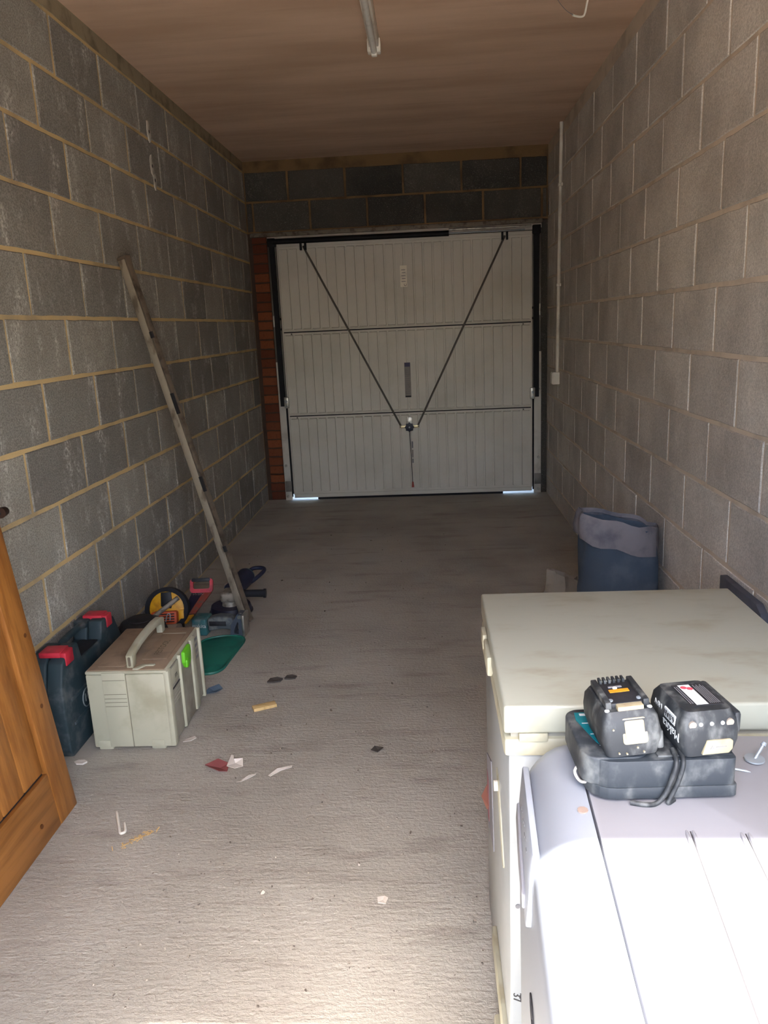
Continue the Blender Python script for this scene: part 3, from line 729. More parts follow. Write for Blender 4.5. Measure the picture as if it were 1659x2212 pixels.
# ------------------------------------------------------------------ leaning pine door
ln = 0.112
pd = thing('pine_door', 'orange stained pine plank door leaning against the left block wall', 'door', (0.256, 2.098, 0), (0, -math.atan(ln), 0))
TH, DW, DH = 0.040, 0.762, 1.98
def pdbox(n, y0, y1, z0, z1, x0, x1, mat, bev=0.003): return box(n, (x0, y0, z0), (x1, y1, z1), mat, pd, bev)
pdbox('stile', -0.105, 0.0, 0.0, DH, -TH, 0.0, PINE_V, 0.004)
pdbox('stile', -DW, -DW + 0.105, 0.0, DH, -TH, 0.0, PINE_V, 0.004)
pdbox('bottom_rail', -DW + 0.1055, -0.1055, 0.0, 0.172, -TH + 0.004, -0.002, PINE_H)
pdbox('middle_rail', -DW + 0.1055, -0.1055, 0.90, 1.04, -TH + 0.004, -0.002, PINE_H)
pdbox('top_rail', -DW + 0.1055, -0.1055, DH - 0.115, DH, -TH + 0.004, -0.002, PINE_H)
nb = 5; bw = (DW - 0.211) / nb
for i in range(nb):
    pdbox('plank', -0.1055 - bw * (i + 1) + 0.0012, -0.1055 - bw * i - 0.0012, 0.178, DH - 0.12, -0.030, -0.012, PINE_V, 0.004)
pdbox('rail_gap', -DW + 0.11, -0.11, 0.170, 0.180, -0.034, -0.016, BLACKP, 0.0)
kb = cyl('latch_knob', (0.012, -0.006, 0.945), (0.012, 0.020, 0.945), 0.016, M('knob_dark_bronze', srgb(52, 38, 32), 0.45, 0.3), pd, 0.013, 16)
cyl('knob_stem', (0.006, -0.012, 0.945), (0.006, -0.004, 0.945), 0.008, BLACKP, kb, n=10)
for y, z in ((-0.045, 0.36), (-0.03, 0.58), (-0.20, 0.06)): cyl('wood_knot', (-0.002, y, z), (0.0006, y, z), 0.007, M('knot_brown', srgb(92, 52, 20), 0.6), pd, n=10)

# ------------------------------------------------------------------ dark teal tool case standing on edge
bc = thing('tool_case', 'dark teal hard tool case with two red latches, standing between pine door and cream case', 'tool case', (0.012, 2.350, 0))
out = [(0.02, 0.0), (0.50, 0.0), (0.525, 0.03), (0.525, 0.25), (0.475, 0.345), (0.43, 0.368), (0.365, 0.368), (0.345, 0.300), (0.175, 0.300), (0.155, 0.372), (0.075, 0.372), (0.03, 0.345), (0.0, 0.26), (0.0, 0.03)]
ax_ = axes((0, 0, 0), (0, 1, 0), (0, 0, 1))
for x0 in (0.0, 0.058): prism('shell_half', out, 0.055, ax_ @ Matrix.Translation((0, 0, x0)), BOSCH, bc, 0.007, 3)
for y0, y1 in ((0.045, 0.115), (0.395, 0.455)):
    m_ = box('red_latch', (0.024, y0, 0.358), (0.100, y1, 0.378), REDL, bc, 0.004, label='red latch')
    box('latch_lip', (0.096, y0 + 0.006, 0.325), (0.117, y1 - 0.006, 0.374), REDL, m_, 0.004)
hb = tube('carry_handle', spline([(0.045, 0.150, 0.350), (0.045, 0.185, 0.362), (0.045, 0.26, 0.365), (0.045, 0.335, 0.362), (0.045, 0.372, 0.350)], 6), 0.013, BOSCH, bc, 10)
box('handle_well', (0.03, 0.18, 0.296), (0.100, 0.34, 0.304), BLACKP, bc, 0.001)
for z in (0.200, 0.110): box('case_rib', (0.111, 0.05, z - 0.006), (0.119, 0.48, z + 0.006), BOSCH, bc, 0.003)
em = [(0.1150, 0.165 + 0.034 * math.cos(2 * PI * i / 28), 0.156 + 0.034 * math.sin(2 * PI * i / 28)) for i in range(28)]
er = tube('emblem_ring', em, 0.0022, M('emblem_grey', srgb(122, 130, 132), 0.7), bc, 6, True)
text('emblem_letter', 'H', 0.042, axes((0.1142, 0.165, 0.156), (0, 1, 0), (0, 0, 1)), M('emblem_grey', srgb(122, 130, 132)), er, 0.0012)

# ------------------------------------------------------------------ cream stacking tool case
sy = thing('stacking_case', 'cream stackable tool case with dusty lid and lime green latch', 'tool case', (0.183, 2.407, 0), (0, 0, 0.012))
SW, SD, SH = 0.292, 0.392, 0.305
box('body', (0, 0, 0.012), (SW - 0.010, SD, 0.288), SYS, sy, 0.006)
for x in (0.012, 0.20): box('foot', (x, 0.008, 0), (x + 0.05, SD - 0.008, 0.014), SYS, sy, 0.003)
lidp = box('lid', (0.0, 0.0, 0.2885), (SW - 0.008, SD, 0.300), SYS, sy, 0.004)
box('lid_top', (0.006, 0.006, 0.2995), (SW - 0.016, SD - 0.006, 0.3035), SYSD, lidp, 0.0015, label='dust covered lid top')
box('lid_step', (0.035, 0.030, 0.3034), (0.130, SD - 0.030, 0.3065), SYSD, lidp, 0.0015)
box('lid_step', (0.172, 0.085, 0.3034), (0.262, SD - 0.075, 0.3065), SYSD, lidp, 0.0015)
box('lid_line', (0.172, SD - 0.076, 0.3055), (0.262, SD - 0.072, 0.3072), SYS, lidp)
prism('corner_block', [(0.168, 0.002), (0.192, 0.040), (0.236, 0.040), (0.232, 0.030), (0.205, 0.030), (0.186, 0.002)], 0.006, Matrix.Translation((0, 0, 0.3030)), SYS, lidp, 0.001)
hp = [(0.018, 0.0), (0.018, 0.046), (0.05, 0.056), (0.12, 0.066), (0.20, 0.070), (0.28, 0.070), (0.34, 0.064), (0.368, 0.052), (0.368, 0.0), (0.335, 0.0), (0.333, 0.036), (0.28, 0.046), (0.20, 0.048), (0.12, 0.044), (0.06, 0.034), (0.046, 0.0)]
hnd = prism('carry_handle', hp, 0.024, axes((0.142, 0, 0.3025), (0, 1, 0), (0, 0, 1)), SYS, sy, 0.003)
prism('handle_slot', rrect(0.009, 0.034, 0.0044), 0.0012, axes((0.154, 0.0172, 0.3025 + 0.024), (1, 0, 0), (0, 0, 1)) @ Matrix.Translation((0, 0, -0.0006)), M('slot_grey', srgb(110, 100, 86), 0.8), hnd)
text('lid_lettering', 'FESTOOL', 0.032, axes((0.214, 0.185, 0.3066), (0, 1, 0), (-1, 0, 0)), M('lid_emboss', srgb(96, 84, 62), 0.9), sy, 0.0006)
# end face
ep = box('end_panel', (0.058, -0.0035, 0.016), (0.140, 0.006, 0.296), SYS, sy, 0.002)
for z in (0.268, 0.216, 0.200, 0.186, 0.171): box('panel_groove', (0.060, -0.0040, z - 0.0009), (0.138, -0.0030, z + 0.0009), M('groove_grey', srgb(120, 116, 100), 0.8), ep)
box('panel_edge', (0.1405, -0.0008, 0.014), (0.1425, 0.001, 0.288), M('groove_grey', srgb(120, 116, 100)), ep)
for x in (0.016, 0.205): prism('foot_notch', rrect(0.046, 0.026, 0.005), 0.002, axes((x + 0.023, -0.0012, 0.026), (1, 0, 0), (0, 0, 1)) @ Matrix.Translation((0, 0, -0.0012)), SYS, sy, 0.0008)
# side face towards the aisle
X1 = SW - 0.010
box('corner_post', (X1 - 0.012, -0.001, 0.012), (X1 + 0.010, 0.034, 0.297), SYS, sy, 0.006)
lp = box('side_panel', (X1 - 0.002, 0.036, 0.022), (X1 + 0.003, 0.128, 0.286), SYSG, sy, 0.001)
box('label_holder', (X1 + 0.003, 0.040, 0.225), (X1 + 0.005, 0.124, 0.284), SYS, lp, 0.001)
box('label_slot', (X1 + 0.003, 0.042, 0.206), (X1 + 0.0055, 0.122, 0.211), DARKT, lp)
text('label_lettering', 'SYS', 0.018, axes((X1 + 0.0052, 0.088, 0.243), (0, 1, 0), (0, 0, 1)), DARKT, lp, 0.0004)
for i in range(4): box('panel_line', (X1 + 0.003, 0.044, 0.150 + 0.014 * i), (X1 + 0.0036, 0.120, 0.151 + 0.014 * i), SYS, lp)
box('side_rib', (X1 - 0.004, 0.128, 0.018), (X1 + 0.012, 0.137, 0.298), SYS, sy, 0.002)
box('side_panel', (X1 - 0.002, 0.138, 0.010), (X1 + 0.004, 0.268, 0.292), SYSG, sy, 0.001)
box('side_rib', (X1 - 0.004, 0.268, 0.012), (X1 + 0.012, 0.312, 0.296), SYS, sy, 0.003)
sp3 = box('side_panel', (X1 - 0.002, 0.313, 0.022), (X1 + 0.003, 0.378, 0.296), SYSG, sy, 0.001)
for i in range(4): box('warning_print', (X1 + 0.003, 0.322 + 0.004 * (i % 2), 0.190 + 0.024 * i), (X1 + 0.0036, 0.366, 0.202 + 0.024 * i), GREYT, sp3)
box('side_rib', (X1 - 0.004, 0.379, 0.012), (X1 + 0.012, SD, 0.300), SYS, sy, 0.002)
gl = prism('latch', [(-0.036, 0.030), (0.036, 0.034), (0.042, 0.004), (0.030, -0.030), (0.0, -0.044), (-0.022, -0.036), (-0.040, -0.010)], 0.014, axes((X1 + 0.003, 0.204, 0.262), (0, 1, 0), (0, 0, 1)), GREEN, sy, 0.004, 3, label='lime green turn latch')
box('latch_tab', (X1 + 0.014, 0.166, 0.232), (X1 + 0.024, 0.196, 0.262), GREEN, gl, 0.004)

# ------------------------------------------------------------------ rounded black tool bag behind the cases
bgp = thing('tool_bag', 'rounded black tool bag with a small metal loop behind the cream case', 'bag', (0.135, 3.06, 0))
bm = new_bm(); rows = []
for i in range(11):
    a = PI / 2 * i / 10; z = 0.245 * math.sin(a) ** 0.75; k = math.cos(a) ** 0.55
    rows.append([bm.verts.new((0.128 * k * math.cos(2 * PI * j / 28), 0.125 * k * math.sin(2 * PI * j / 28), max(0.0, z + (0.004 if i % 2 else -0.002)))) for j in range(28)] if i < 10 else None)
top = bm.verts.new((0, 0, 0.245))
for i in range(9):
    for j in range(28): bm.faces.new((rows[i][j], rows[i][(j + 1) % 28], rows[i + 1][(j + 1) % 28], rows[i + 1][j]))
for j in range(28): bm.faces.new((rows[9][j], rows[9][(j + 1) % 28], top))
bm.faces.new(rows[0][::-1]); finish('bag_body', bm, BLACKP, bgp, 60)
for q, r_ in ((0.205, 0.098), (0.226, 0.078), (0.240, 0.052)):
    tube('piping', [(r_ * math.cos(2 * PI * j / 24), r_ * math.sin(2 * PI * j / 24), q) for j in range(24)], 0.004, BLACKP, bgp, 6, True)
tube('metal_loop', [(-0.02, -0.118, 0.175), (-0.02, -0.126, 0.190), (0.035, -0.126, 0.190), (0.035, -0.116, 0.175)], 0.0022, CHROME, bgp, 6)

# ------------------------------------------------------------------ yellow circular saw
cs = thing('circular_saw', 'yellow and black circular saw with orange vents standing near the wall', 'power tool', (0.115, 3.46, 0), (0, 0, 0.10))
bm = new_bm()
A = axes((0, 0, 0.140), (1, 0, 0), (0, 0.25, 1))
ringo = [];
for sgn in (0.0, 0.045):
    ringo.append([bm.verts.new(A @ V((0.102 * math.cos(2 * PI * i / 32), 0.102 * math.sin(2 * PI * i / 32), sgn))) for i in range(32)])
    ringo.append([bm.verts.new(A @ V((0.083 * math.cos(2 * PI * i / 32), 0.083 * math.sin(2 * PI * i / 32), sgn))) for i in range(32)])
for i in range(32):
    j = (i + 1) % 32
    bm.faces.new((ringo[0][i], ringo[0][j], ringo[1][j], ringo[1][i])); bm.faces.new((ringo[2][i], ringo[2][j], ringo[3][j], ringo[3][i]))
    bm.faces.new((ringo[0][i], ringo[0][j], ringo[2][j], ringo[2][i])); bm.faces.new((ringo[1][i], ringo[1][j], ringo[3][j], ringo[3][i]))
finish('blade_guard', bm, RUBBER, cs, 40)
prism('housing', disc(0.084, 32), 0.022, A @ Matrix.Translation((0, 0, 0.008)), YEL, cs, 0.004)
prism('hub_cover', [(-0.028, 0.012), (-0.026, 0.078), (0.022, 0.080), (0.026, 0.03), (0.02, 0.0)], 0.012, A @ Matrix.Translation((0, 0, 0.024)), BLACKP, cs, 0.003)
mo = prism('motor_vent', rrect(0.120, 0.060, 0.010, 4, -0.008, -0.040), 0.050, A @ Matrix.Translation((0, 0, 0.02)), ORG, cs, 0.006)
for i in range(4): prism('vent_slot', rrect(0.100, 0.005, 0.002, 2, -0.008, -0.022 - 0.012 * i), 0.003, A @ Matrix.Translation((0, 0, 0.0695)), RUBBER, mo)
prism('yellow_tab', rrect(0.022, 0.042, 0.004, 3, 0.070, -0.028), 0.030, A @ Matrix.Translation((0, 0, 0.02)), YEL, cs, 0.004)
tube('fence_bar', [A @ V((-0.13, -0.085, 0.080)), A @ V((0.062, 0.052, 0.060))], 0.0115, GREYM, cs, 12)
tube('hang_hook', spline([A @ V(p) for p in ((0.004, -0.062, 0.092), (0.012, -0.030, 0.094), (0.018, -0.018, 0.094), (0.028, -0.022, 0.094), (0.026, -0.050, 0.094))], 5), 0.0026, CHROME, cs, 6)
box('base_plate', (-0.10, -0.075, 0.0), (0.10, 0.10, 0.006), GREYM, cs, 0.001)
box('motor_block', (-0.08, -0.07, 0.006), (0.07, 0.0, 0.075), BLACKP, cs, 0.010)

# ------------------------------------------------------------------ small teal power tool with clear grey cap
tt = thing('compact_driver', 'small teal power tool with grey cap lying before the yellow saw', 'power tool', (0.195, 3.27, 0), (0, 0, 0.15))
box('body', (-0.055, -0.03, 0.0), (0.050, 0.05, 0.085), TEALT, tt, 0.012, seg=3)
box('grey_cap', (-0.050, -0.035, 0.086), (0.040, 0.045, 0.120), M('cap_grey', srgb(120, 114, 112), 0.5, col2=srgb(84, 80, 84), nscale=40), tt, 0.008, seg=3, taper=(0.85, 0.85))
box('cap_window', (-0.028, -0.032, 0.117), (0.016, 0.02, 0.1215), M('window_pale', srgb(150, 140, 126), 0.4), tt, 0.003)
cyl('nose', (0.050, 0.0, 0.045), (0.085, 0.01, 0.045), 0.024, M('cap_grey', srgb(120, 114, 112)), tt, 0.015, 16)

# ------------------------------------------------------------------ hand saw with red handle
hs = thing('hand_saw', 'hand saw with red and black grip, navy blade in a red sleeve', 'saw', (0.190, 3.80, 0))
hm = axes((-0.075, 0.02, 0.105), (1, 0.12, -0.02), (0.0, 0.35, 0.90))
hsm = new_bm()
ou = rrect(0.118, 0.074, 0.016, 4, 0.055, 0.02); inn = rrect(0.086, 0.042, 0.010, 4, 0.055, 0.024)
def ringprism(name, o, i_, depth, m, mat, par):
    bm = new_bm(); n = len(o); R = []
    for z in (0, depth):
        R.append([bm.verts.new(m @ V((p[0], p[1], z))) for p in o]); R.append([bm.verts.new(m @ V((p[0], p[1], z))) for p in i_])
    for k in range(n):
        j = (k + 1) % n
        for (a, b) in ((0, 1), (2, 3), (0, 2), (1, 3)): bm.faces.new((R[a][k], R[a][j], R[b][j], R[b][k]))
    return finish(name, bm, mat, par, 40)
hsm.free()
gr = ringprism('grip', ou, inn, 0.022, hm, REDL, hs)
prism('grip_pad', rrect(0.098, 0.018, 0.007, 4, 0.052, 0.050), 0.028, hm @ Matrix.Translation((0, 0, -0.003)), BLACKP, gr, 0.003)
bl = prism('blade', [(0.0, 0.0), (0.105, 0.0), (0.085, -0.24), (0.03, -0.25)], 0.003, axes((-0.070, 0.02, 0.095), (1, 0.10, -0.02), (0.10, 0.96, 0.23)), NAVY, hs)
prism('red_sleeve', [(0.062, -0.02), (0.107, -0.02), (0.090, -0.215), (0.060, -0.215)], 0.005, axes((-0.070, 0.02, 0.096), (1, 0.10, -0.02), (0.10, 0.96, 0.23)), M('sleeve_red', srgb(150, 70, 58), 0.7, col2=srgb(110, 92, 84), nscale=30), hs)
text('blade_lettering', 'IRWIN', 0.030, axes((-0.044, -0.015, 0.0925), (1, 0.10, -0.02), (0.10, 0.96, 0.23)), GREYM, hs, 0.0004)
prism('tip_guard', [(0.045, -0.235), (0.088, -0.225), (0.075, -0.295), (0.04, -0.295)], 0.010, axes((-0.070, 0.02, 0.094), (1, 0.10, -0.02), (0.10, 0.96, 0.23)), YEL, hs, 0.002)

# ------------------------------------------------------------------ large angle grinder
ag = thing('angle_grinder', 'large dark angle grinder with grey gear head and black side handle', 'power tool', (0.335, 3.760, 0))
bm = new_bm(); cyl_bm(bm, (0, 0, 0.004), (0, 0, 0.010), 0.112, 0.112, 32); finish('grinding_disc', bm, M('disc_dark', srgb(40, 40, 44), 0.8), ag, 40)
bm = new_bm(); cyl_bm(bm, (0, 0, 0.014), (0, 0, 0.042), 0.108, 0.100, 32); finish('disc_guard', bm, NAVY, ag, 40)
cyl('spindle_neck', (0, 0, 0.042), (0.0, 0.0, 0.066), 0.045, GREYM, ag, 0.040, 20)
box('gear_head', (-0.044, -0.045, 0.064), (0.044, 0.060, 0.118), GREYM, ag, 0.016, seg=3)
for i in range(3): box('head_fin', (-0.046, 0.062 + 0.016 * i, 0.074), (0.046, 0.070 + 0.016 * i, 0.128), GREYM, ag, 0.003)
cyl('motor_body', (0, 0.05, 0.098), (0.03, 0.24, 0.112), 0.046, NAVY, ag, 0.050, 20)
cyl('motor_cap', (0.03, 0.24, 0.112), (0.034, 0.262, 0.114), 0.050, TEALT, ag, 0.042, 20)
tube('rear_grip', spline([(0.034, 0.25, 0.128), (0.060, 0.30, 0.140), (0.115, 0.30, 0.140), (0.120, 0.27, 0.128), (0.075, 0.215, 0.098), (0.040, 0.20, 0.085)], 6), 0.011, NAVY, ag, 10)
sh_ = cyl('side_handle', (0.042, 0.02, 0.094), (0.178, 0.03, 0.088), 0.0185, RUBBER, ag, 0.0205, 18)
cyl('handle_collar', (0.040, 0.02, 0.094), (0.056, 0.021, 0.0935), 0.027, RUBBER, sh_, n=18)
cyl('handle_end', (0.170, 0.0294, 0.0884), (0.182, 0.0303, 0.0879), 0.024, RUBBER, sh_, n=18)

# ------------------------------------------------------------------ cordless jigsaw lying on its side
js = thing('cordless_jigsaw', 'dusty teal cordless saw with steel shoe lying beside the green plastic sheet', 'power tool', (0.330, 3.478, 0), (0, 0, -0.06))
box('battery_end', (-0.105, -0.045, 0.0), (-0.030, 0.055, 0.085), TEALT, js, 0.010, seg=3)
text('body_lettering', 'makita', 0.026, axes((-0.066, -0.0458, 0.052), (1, 0, 0), (0, 0, 1)), WHITE, js, 0.0005)
prism('grip_body', [(-0.03, 0.018), (-0.03, 0.080), (0.02, 0.092), (0.085, 0.088), (0.11, 0.06), (0.10, 0.024), (0.04, 0.030)], 0.062, axes((0, 0.035, 0), (1, 0, 0), (0, 0, 1)), M('tool_dusty_grey', srgb(70, 78, 84), 0.6, col2=srgb(110, 112, 110), nscale=30), js, 0.008, 3)
box('grip_panel', (-0.022, -0.0285, 0.046), (0.062, -0.024, 0.070), BLACKP, js, 0.002)
sh = ringprism('shoe', [(0.085, 0.0), (0.158, 0.0), (0.160, 0.060), (0.150, 0.112), (0.128, 0.114), (0.092, 0.060)], [(0.106, 0.018), (0.128, 0.014), (0.130, 0.040), (0.130, 0.072), (0.126, 0.076), (0.108, 0.036)], 0.060, axes((0, 0.010, 0), (1, 0, 0), (0, 0, 1)), M('shoe_blue_grey', srgb(66, 74, 86), 0.5), js)
box('shoe_plate', (0.150, -0.062, 0.004), (0.162, 0.020, 0.112), STEEL, js, 0.002, label='bright steel base plate')
cyl('blade_roller', (0.140, -0.052, 0.098), (0.140, -0.030, 0.104), 0.012, STEEL, js, n=12)

# ------------------------------------------------------------------ spirit level leaning on the wall
lvl = thing('spirit_level', 'long dusty aluminium spirit level leaning on the left block wall', 'spirit level', (0.452, 3.622, 0.0))
P0, P1 = V((0.0, 0.0, 0.004)), V((-0.418, -0.006, 1.768))
d_ = (P1 - P0).normalized(); sx_ = V((0.90, -0.42, 0)); sx_ = (sx_ - d_ * sx_.dot(d_)).normalized(); sy_ = d_.cross(sx_)
LM = Matrix(((sx_.x, sy_.x, d_.x, P0.x), (sx_.y, sy_.y, d_.y, P0.y), (sx_.z, sy_.z, d_.z, P0.z), (0, 0, 0, 1)))
LL = (P1 - P0).length
box('web', (-0.020, -0.011, 0.012), (0.020, 0.011, LL - 0.012), ALU_D, lvl, 0.001, mtx=LM)
box('edge_rail', (-0.026, -0.014, 0.010), (0.013, -0.0112, LL - 0.010), ALU, lvl, 0.001, mtx=LM)
box('edge_rail', (-0.028, -0.014, 0.010), (-0.019, 0.014, LL - 0.010), ALU, lvl, 0.001, mtx=LM)
box('edge_rail', (0.019, -0.014, 0.010), (0.026, 0.014, LL - 0.010), ALU_D, lvl, 0.001, mtx=LM)
for z0, z1 in ((0.0, 0.014), (LL - 0.014, LL)): box('end_cap', (-0.029, -0.016, z0), (0.027, 0.016, z1), M('cap_dark', srgb(96, 84, 72), 0.7), lvl, 0.002, mtx=LM)
for f, L_ in ((0.40, 0.075), (0.62, 0.10), (0.80, 0.03), (0.215, 0.03)):
    vv = box('hand_slot' if L_ > 0.05 else 'vial_window', (0.012, -0.0150, f * LL - L_ / 2), (0.0275, -0.004, f * LL + L_ / 2), BLACKP, lvl, 0.001, mtx=LM)

# ------------------------------------------------------------------ green plastic sheet with rim
gp = thing('plastic_sheet', 'green plastic sheet with rounded corners lying flat on the floor', 'plastic sheet', (0.395, 3.215, 0))
poly = spline([(-0.115, 0.10, 0), (-0.09, 0.165, 0), (-0.02, 0.205, 0), (0.06, 0.200, 0), (0.098, 0.155, 0), (0.095, 0.06, 0), (0.085, -0.06, 0), (0.075, -0.165, 0), (0.035, -0.205, 0), (-0.03, -0.200, 0), (-0.09, -0.14, 0), (-0.12, 0.0, 0)], 4)
P2 = [(p.x, p.y) for p in poly]
prism('sheet', P2, 0.004, Matrix.Translation((0, 0, 0.002)), MATG, gp, 0.001)
tube('rim', [(x, y, 0.006) for x, y in P2], 0.006, MATG, gp, 6, True)

# ------------------------------------------------------------------ tote bag, pale sack and board by the right wall
tb = thing('tote_bag', 'slumped dark blue rubble bag with dusty folded collar by the right wall', 'bag', (2.160, 3.20, 0))
def bag(name, rows_, mat, par, close=True, seed=1, amp=0.012, n=36):
    rnd = random.Random(seed); bm = new_bm(); R = []
    ph = [rnd.uniform(0, 6.28) for _ in range(6)]
    for (z, rx, ry, ox, tilt) in rows_:
        row = []
        for i in range(n):
            a = 2 * PI * i / n; c, s = math.cos(a), math.sin(a)
            q = 1 / (abs(c) ** 3 + abs(s) ** 3) ** (1 / 3)
            wv = amp * (math.sin(5 * a + ph[0] + z * 9) * 0.6 + math.sin(9 * a + ph[1] - z * 14) * 0.4) * (0.3 + min(z * 4, 1))
            row.append(bm.verts.new((ox + (rx * q + wv) * c, (ry * q + wv) * s, max(0, z - tilt * c + 0.004 * math.sin(7 * a + ph[2])) if z > 0 else 0)))
        R.append(row)
    for a, b in zip(R, R[1:]):
        for i in range(n): bm.faces.new((a[i], a[(i + 1) % n], b[(i + 1) % n], b[i]))
    if close: bm.faces.new(R[0][::-1])
    return finish(name, bm, mat, par, 60)
bag('bag_body', [(0, 0.150, 0.13, 0, 0), (0.02, 0.158, 0.14, 0, 0), (0.15, 0.160, 0.14, 0.004, 0), (0.30, 0.158, 0.135, 0.008, 0.0), (0.42, 0.152, 0.12, 0.010, 0.01), (0.52, 0.150, 0.105, 0.008, 0.03), (0.57, 0.150, 0.10, 0.006, 0.035), (0.55, 0.142, 0.09, 0.006, 0.03), (0.40, 0.140, 0.085, 0.006, 0.01)], TOTE, tb, seed=4)
bag('folded_collar', [(0.575, 0.150, 0.10, 0.006, 0.036), (0.592, 0.156, 0.107, 0.004, 0.038), (0.575, 0.163, 0.115, 0.002, 0.038), (0.52, 0.166, 0.124, 0.0, 0.035), (0.475, 0.163, 0.130, 0.002, 0.045)], TOTEP, tb, False, seed=9, amp=0.010)
ps = thing('paper_sack', 'crumpled pale paper sack on the floor behind the blue bag', 'sack', (2.035, 3.80, 0))
bag('sack_body', [(0, 0.080, 0.065, 0, 0), (0.025, 0.092, 0.080, 0, 0), (0.07, 0.080, 0.062, 0.008, 0.008), (0.105, 0.074, 0.050, 0.012, 0.016), (0.150, 0.070, 0.036, 0.010, 0.030), (0.140, 0.058, 0.022, 0.010, 0.028), (0.09, 0.05, 0.018, 0.010, 0.01)], SACK, ps, seed=12, amp=0.024, n=24)
tag(prism('board_offcut', [(0.0, 0.0), (0.33, 0.0), (0.33, 0.575), (0.05, 0.578), (0.012, 0.560), (0.0, 0.525)], 0.024, axes((2.322, 2.140, 0), (0, 1, 0), (0, 0, 1)), BOARD, None, 0.003), 'dark board standing against the right wall behind the freezer', 'board')

# ------------------------------------------------------------------ ceiling batten, cord, conduit
lt = thing('batten_light', 'unlit white fluorescent batten fixed to the brown ceiling', 'light', (1.189, 3.37, H))
prism('spine', [(-0.026, 0.0), (0.026, 0.0), (0.022, -0.040), (-0.022, -0.040)], 1.22, axes((0, -0.61, 0), (1, 0, 0), (0, 0, 1)) @ Matrix.Diagonal((1, 1, -1, 1)), WHITEP, lt, 0.003)
cyl('tube', (0, -0.575, -0.058), (0, 0.575, -0.058), 0.014, M('tube_glass_white', srgb(214, 212, 204), 0.25), lt, n=18)
for s in (-1, 1):
    ec = box('end_cap', (-0.031, s * 0.605 - 0.028, -0.060), (0.031, s * 0.605 + 0.022, -0.001), WHITEP, lt, 0.006)
    box('lamp_holder', (-0.013, s * 0.588 - 0.012, -0.078), (0.013, s * 0.588 + 0.012, -0.038), WHITEP, lt, 0.004)
    box('end_tongue', (-0.012, s * 0.645 - 0.025, -0.016), (0.012, s * 0.645 + 0.035, -0.001), WHITEP, lt, 0.003)
    for x in (-0.024, 0.024): cyl('cap_screw', (x, s * 0.624, -0.052), (x, s * 0.631, -0.054), 0.005, WHITE, ec, n=8)
wc = thing('loose_cable', 'white cable end dangling from the brown ceiling near the right wall', 'cable', (2.05, 3.5, H))
tube('cable', spline([(0.045, 0.00, 0.0), (0.030, 0.06, -0.04), (0.022, 0.085, -0.085), (0.010, 0.088, -0.095), (-0.015, 0.078, -0.095), (-0.030, 0.066, -0.094)], 6), 0.0042, WHITEP, wc, 8)
tube('bare_wire', spline([(-0.028, 0.067, -0.094), (-0.06, 0.03, -0.09), (-0.09, -0.02, -0.085), (-0.11, -0.06, -0.08)], 4), 0.0012, GREYT, wc, 5)
cn = thing('cable_conduit', 'white plastic cable conduit running down the right wall to a box', 'conduit', (2.338, 5.80, 0.94))
tube('pipe', [(0, -0.055, 1.752), (0.0, 0.045, 0.078)], 0.0125, WHITEP, cn, 12)
for z in (1.36, 0.70):
    yy = 0.045 - 0.1 * (z - 0.078) / 1.674
    sd = box('saddle', (-0.016, yy - 0.017, z - 0.010), (0.012, yy + 0.017, z + 0.010), WHITEP, cn, 0.003)
    box('saddle_lug', (0.0, yy - 0.034, z - 0.010), (0.012, yy - 0.016, z + 0.010), WHITEP, sd, 0.002)
bxo = box('junction_box', (-0.040, 0.005, 0.0), (0.012, 0.085, 0.088), WHITEP, cn, 0.004)
box('box_cover', (-0.044, 0.010, 0.006), (-0.039, 0.080, 0.082), WHITEP, bxo, 0.002)

# ------------------------------------------------------------------ litter on the floor
tag(box('wood_offcut', (-0.045, -0.017, 0), (0.045, 0.017, 0.012), OFFCUT, None, 0.001), 'small pale wood offcut lying on the concrete floor', 'offcut')
o = bpy.data.objects['wood_offcut']; o.location = (0.724, 2.708, 0.0003); o.rotation_euler = (0, 0, 0.46)
def scrap(name, label, cat, loc, poly, mat, th=0.0015, curl=0.010, seed=0, rz=0):
    rnd = random.Random(seed); bm = new_bm()
    a = [bm.verts.new((x, y, 0.001 + rnd.uniform(0, curl))) for x, y in poly]; b = [bm.verts.new(v.co + V((0, 0, th))) for v in a]
    c0 = bm.verts.new((sum(p[0] for p in poly) / len(poly), sum(p[1] for p in poly) / len(poly), 0.0005)); c1 = bm.verts.new(c0.co + V((0, 0, th)))
    n = len(a)
    for i in range(n):
        j = (i + 1) % n
        bm.faces.new((a[j], a[i], c0)); bm.faces.new((b[i], b[j], c1)); bm.faces.new((a[i], a[j], b[j], b[i]))
    o = finish(name, bm, mat); o.location = loc; o.rotation_euler = (0, 0, rz)
    return tag(o, label, cat)
scrap('red_paper', 'torn dull red paper scrap on the floor near the pine door', 'paper', (0.655, 2.285, 0), [(-0.045, 0), (-0.01, 0.038), (0.03, 0.03), (0.035, -0.02), (0.012, -0.035)], PINK, curl=0.014, seed=2)
scrap('white_paper', 'crumpled white paper scrap touching the red scrap', 'paper', (0.700, 2.300, 0), [(-0.018, -0.01), (-0.016, 0.05), (-0.008, 0.05), (0.0, 0.02), (0.03, 0.024), (0.036, -0.005), (0.01, -0.016)], PAPER, curl=0.022, seed=3)
scrap('plastic_strip', 'longer white strip on the floor right of the red scrap', 'scrap', (0.868, 2.268, 0), [(-0.035, -0.03), (-0.028, -0.034), (0.0, 0.0), (0.034, 0.02), (0.034, 0.030), (0.008, 0.016), (-0.012, 0.004)], PAPER, curl=0.006, seed=4)
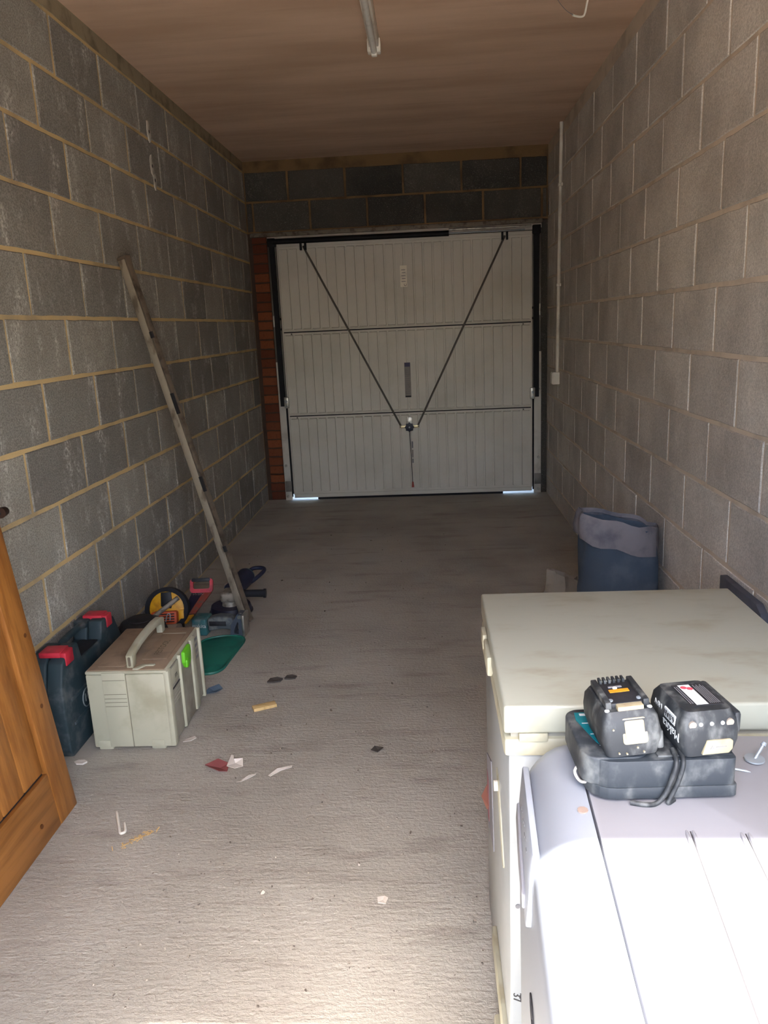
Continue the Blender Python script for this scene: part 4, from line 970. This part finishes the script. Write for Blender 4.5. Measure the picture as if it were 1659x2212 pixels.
scrap('plastic_strip', 'shorter white strip on the floor just below the red scrap', 'scrap', (0.767, 2.222, 0), [(-0.03, -0.024), (-0.014, -0.022), (0.0, -0.004), (0.026, 0.014), (0.026, 0.022), (0.002, 0.012), (-0.02, -0.012)], PAPER, curl=0.006, seed=5)
scrap('paint_flake', 'white oval flake on the floor beside the teal case', 'flake', (0.165, 2.325, 0), [(-0.022, 0), (-0.012, 0.012), (0.010, 0.013), (0.022, 0.004), (0.012, -0.010), (-0.010, -0.011)], PAPER, th=0.006, curl=0.002, seed=6)
scrap('paint_flake', 'white flake on the floor by the cream case corner', 'flake', (0.500, 2.47, 0), [(-0.018, -0.014), (-0.012, 0.004), (0.014, 0.022), (0.022, 0.014), (0.008, -0.008)], PAPER, th=0.003, curl=0.002, seed=7)
scrap('paint_flake', 'pale flake nearest the camera, alone on the bare floor', 'flake', (1.238, 1.674, 0), [(-0.012, -0.01), (-0.014, 0.006), (0.004, 0.014), (0.014, 0.004), (0.008, -0.012)], PAPER, th=0.003, curl=0.004, seed=8)
scrap('grey_scrap', 'grey plastic scrap in the middle of the floor', 'scrap', (1.180, 2.392, 0), [(-0.022, -0.012), (-0.010, 0.016), (0.018, 0.012), (0.022, -0.006), (0.002, -0.018)], CLOD, th=0.002, curl=0.012, seed=9)
scrap('blue_scrap', 'faded blue plastic scrap at the foot of the cream case', 'scrap', (0.485, 2.850, 0), [(-0.03, -0.04), (-0.024, 0.02), (0.01, 0.05), (0.034, 0.02), (0.02, -0.03)], BLUEC, curl=0.014, seed=10)
for lab, loc, sd, k in (('larger dark clod of dirt on the floor beyond the wood offcut', (0.722, 2.935, 0), 11, 1.0), ('smaller dark clod of dirt right of the larger clod', (0.783, 2.962, 0), 12, 0.8)):
    scrap('dirt_clod', lab, 'dirt', loc, [(-0.03 * k, -0.018 * k), (-0.022 * k, 0.014 * k), (0.006 * k, 0.020 * k), (0.03 * k, 0.012 * k), (0.024 * k, -0.012 * k), (0.0, -0.02 * k)], CLOD, th=0.006, curl=0.005, seed=sd)
hk = tube('white_hook', spline([(0.403, 2.045, 0.004), (0.428, 1.995, 0.004), (0.450, 1.950, 0.004), (0.458, 1.943, 0.004), (0.465, 1.952, 0.004), (0.456, 1.975, 0.004), (0.449, 1.990, 0.004)], 6), 0.0042, WHITEP, None, 8)
tag(hk, 'white plastic hook lying on the floor by the pine door', 'hook')
rnd = random.Random(5); bm = new_bm()
for i in range(46):
    x = 0.515 + rnd.gauss(0, 0.025); y = 1.925 + (x - 0.515) * 0.9 + rnd.gauss(0, 0.009); a = rnd.uniform(0, PI); l = rnd.uniform(0.004, 0.011)
    m_ = Matrix.Translation((x, y, rnd.uniform(0.0008, 0.004))) @ Euler((rnd.uniform(-.4, .4), rnd.uniform(-.4, .4), a)).to_matrix().to_4x4()
    bx(bm, (-l, -0.0012, -0.0004), (l, 0.0012, 0.0004), m_)
o = finish('wood_shavings', bm, OFFCUT); tag(o, 'small heap of pale wood shavings on the floor', 'shavings'); o['kind'] = 'stuff'
bm = new_bm(); rnd = random.Random(21)
for i in range(420):
    x = rnd.uniform(0.15, 1.48); y = 1.25 + 4.2 * rnd.random() ** 1.7; r = rnd.uniform(0.0010, 0.0032) if rnd.random() < 0.93 else rnd.uniform(0.003, 0.006)
    if x < 0.56 and y < 4.2: continue
    m_ = Matrix.Translation((x, y, r * 0.3)) @ Euler((rnd.uniform(0, 3), rnd.uniform(0, 3), rnd.uniform(0, 3))).to_matrix().to_4x4()
    bx(bm, (-r, -r * rnd.uniform(.5, 1), -r * .5), (r, r * rnd.uniform(.5, 1), r * .5), m_)
o = finish('floor_grit', bm, M('grit_dark', srgb(96, 88, 80), 0.95, col2=srgb(180, 170, 156), nscale=60, lo=0.5, hi=0.55)); tag(o, 'fine dirt and grit scattered over the concrete floor', 'grit'); o['kind'] = 'stuff'
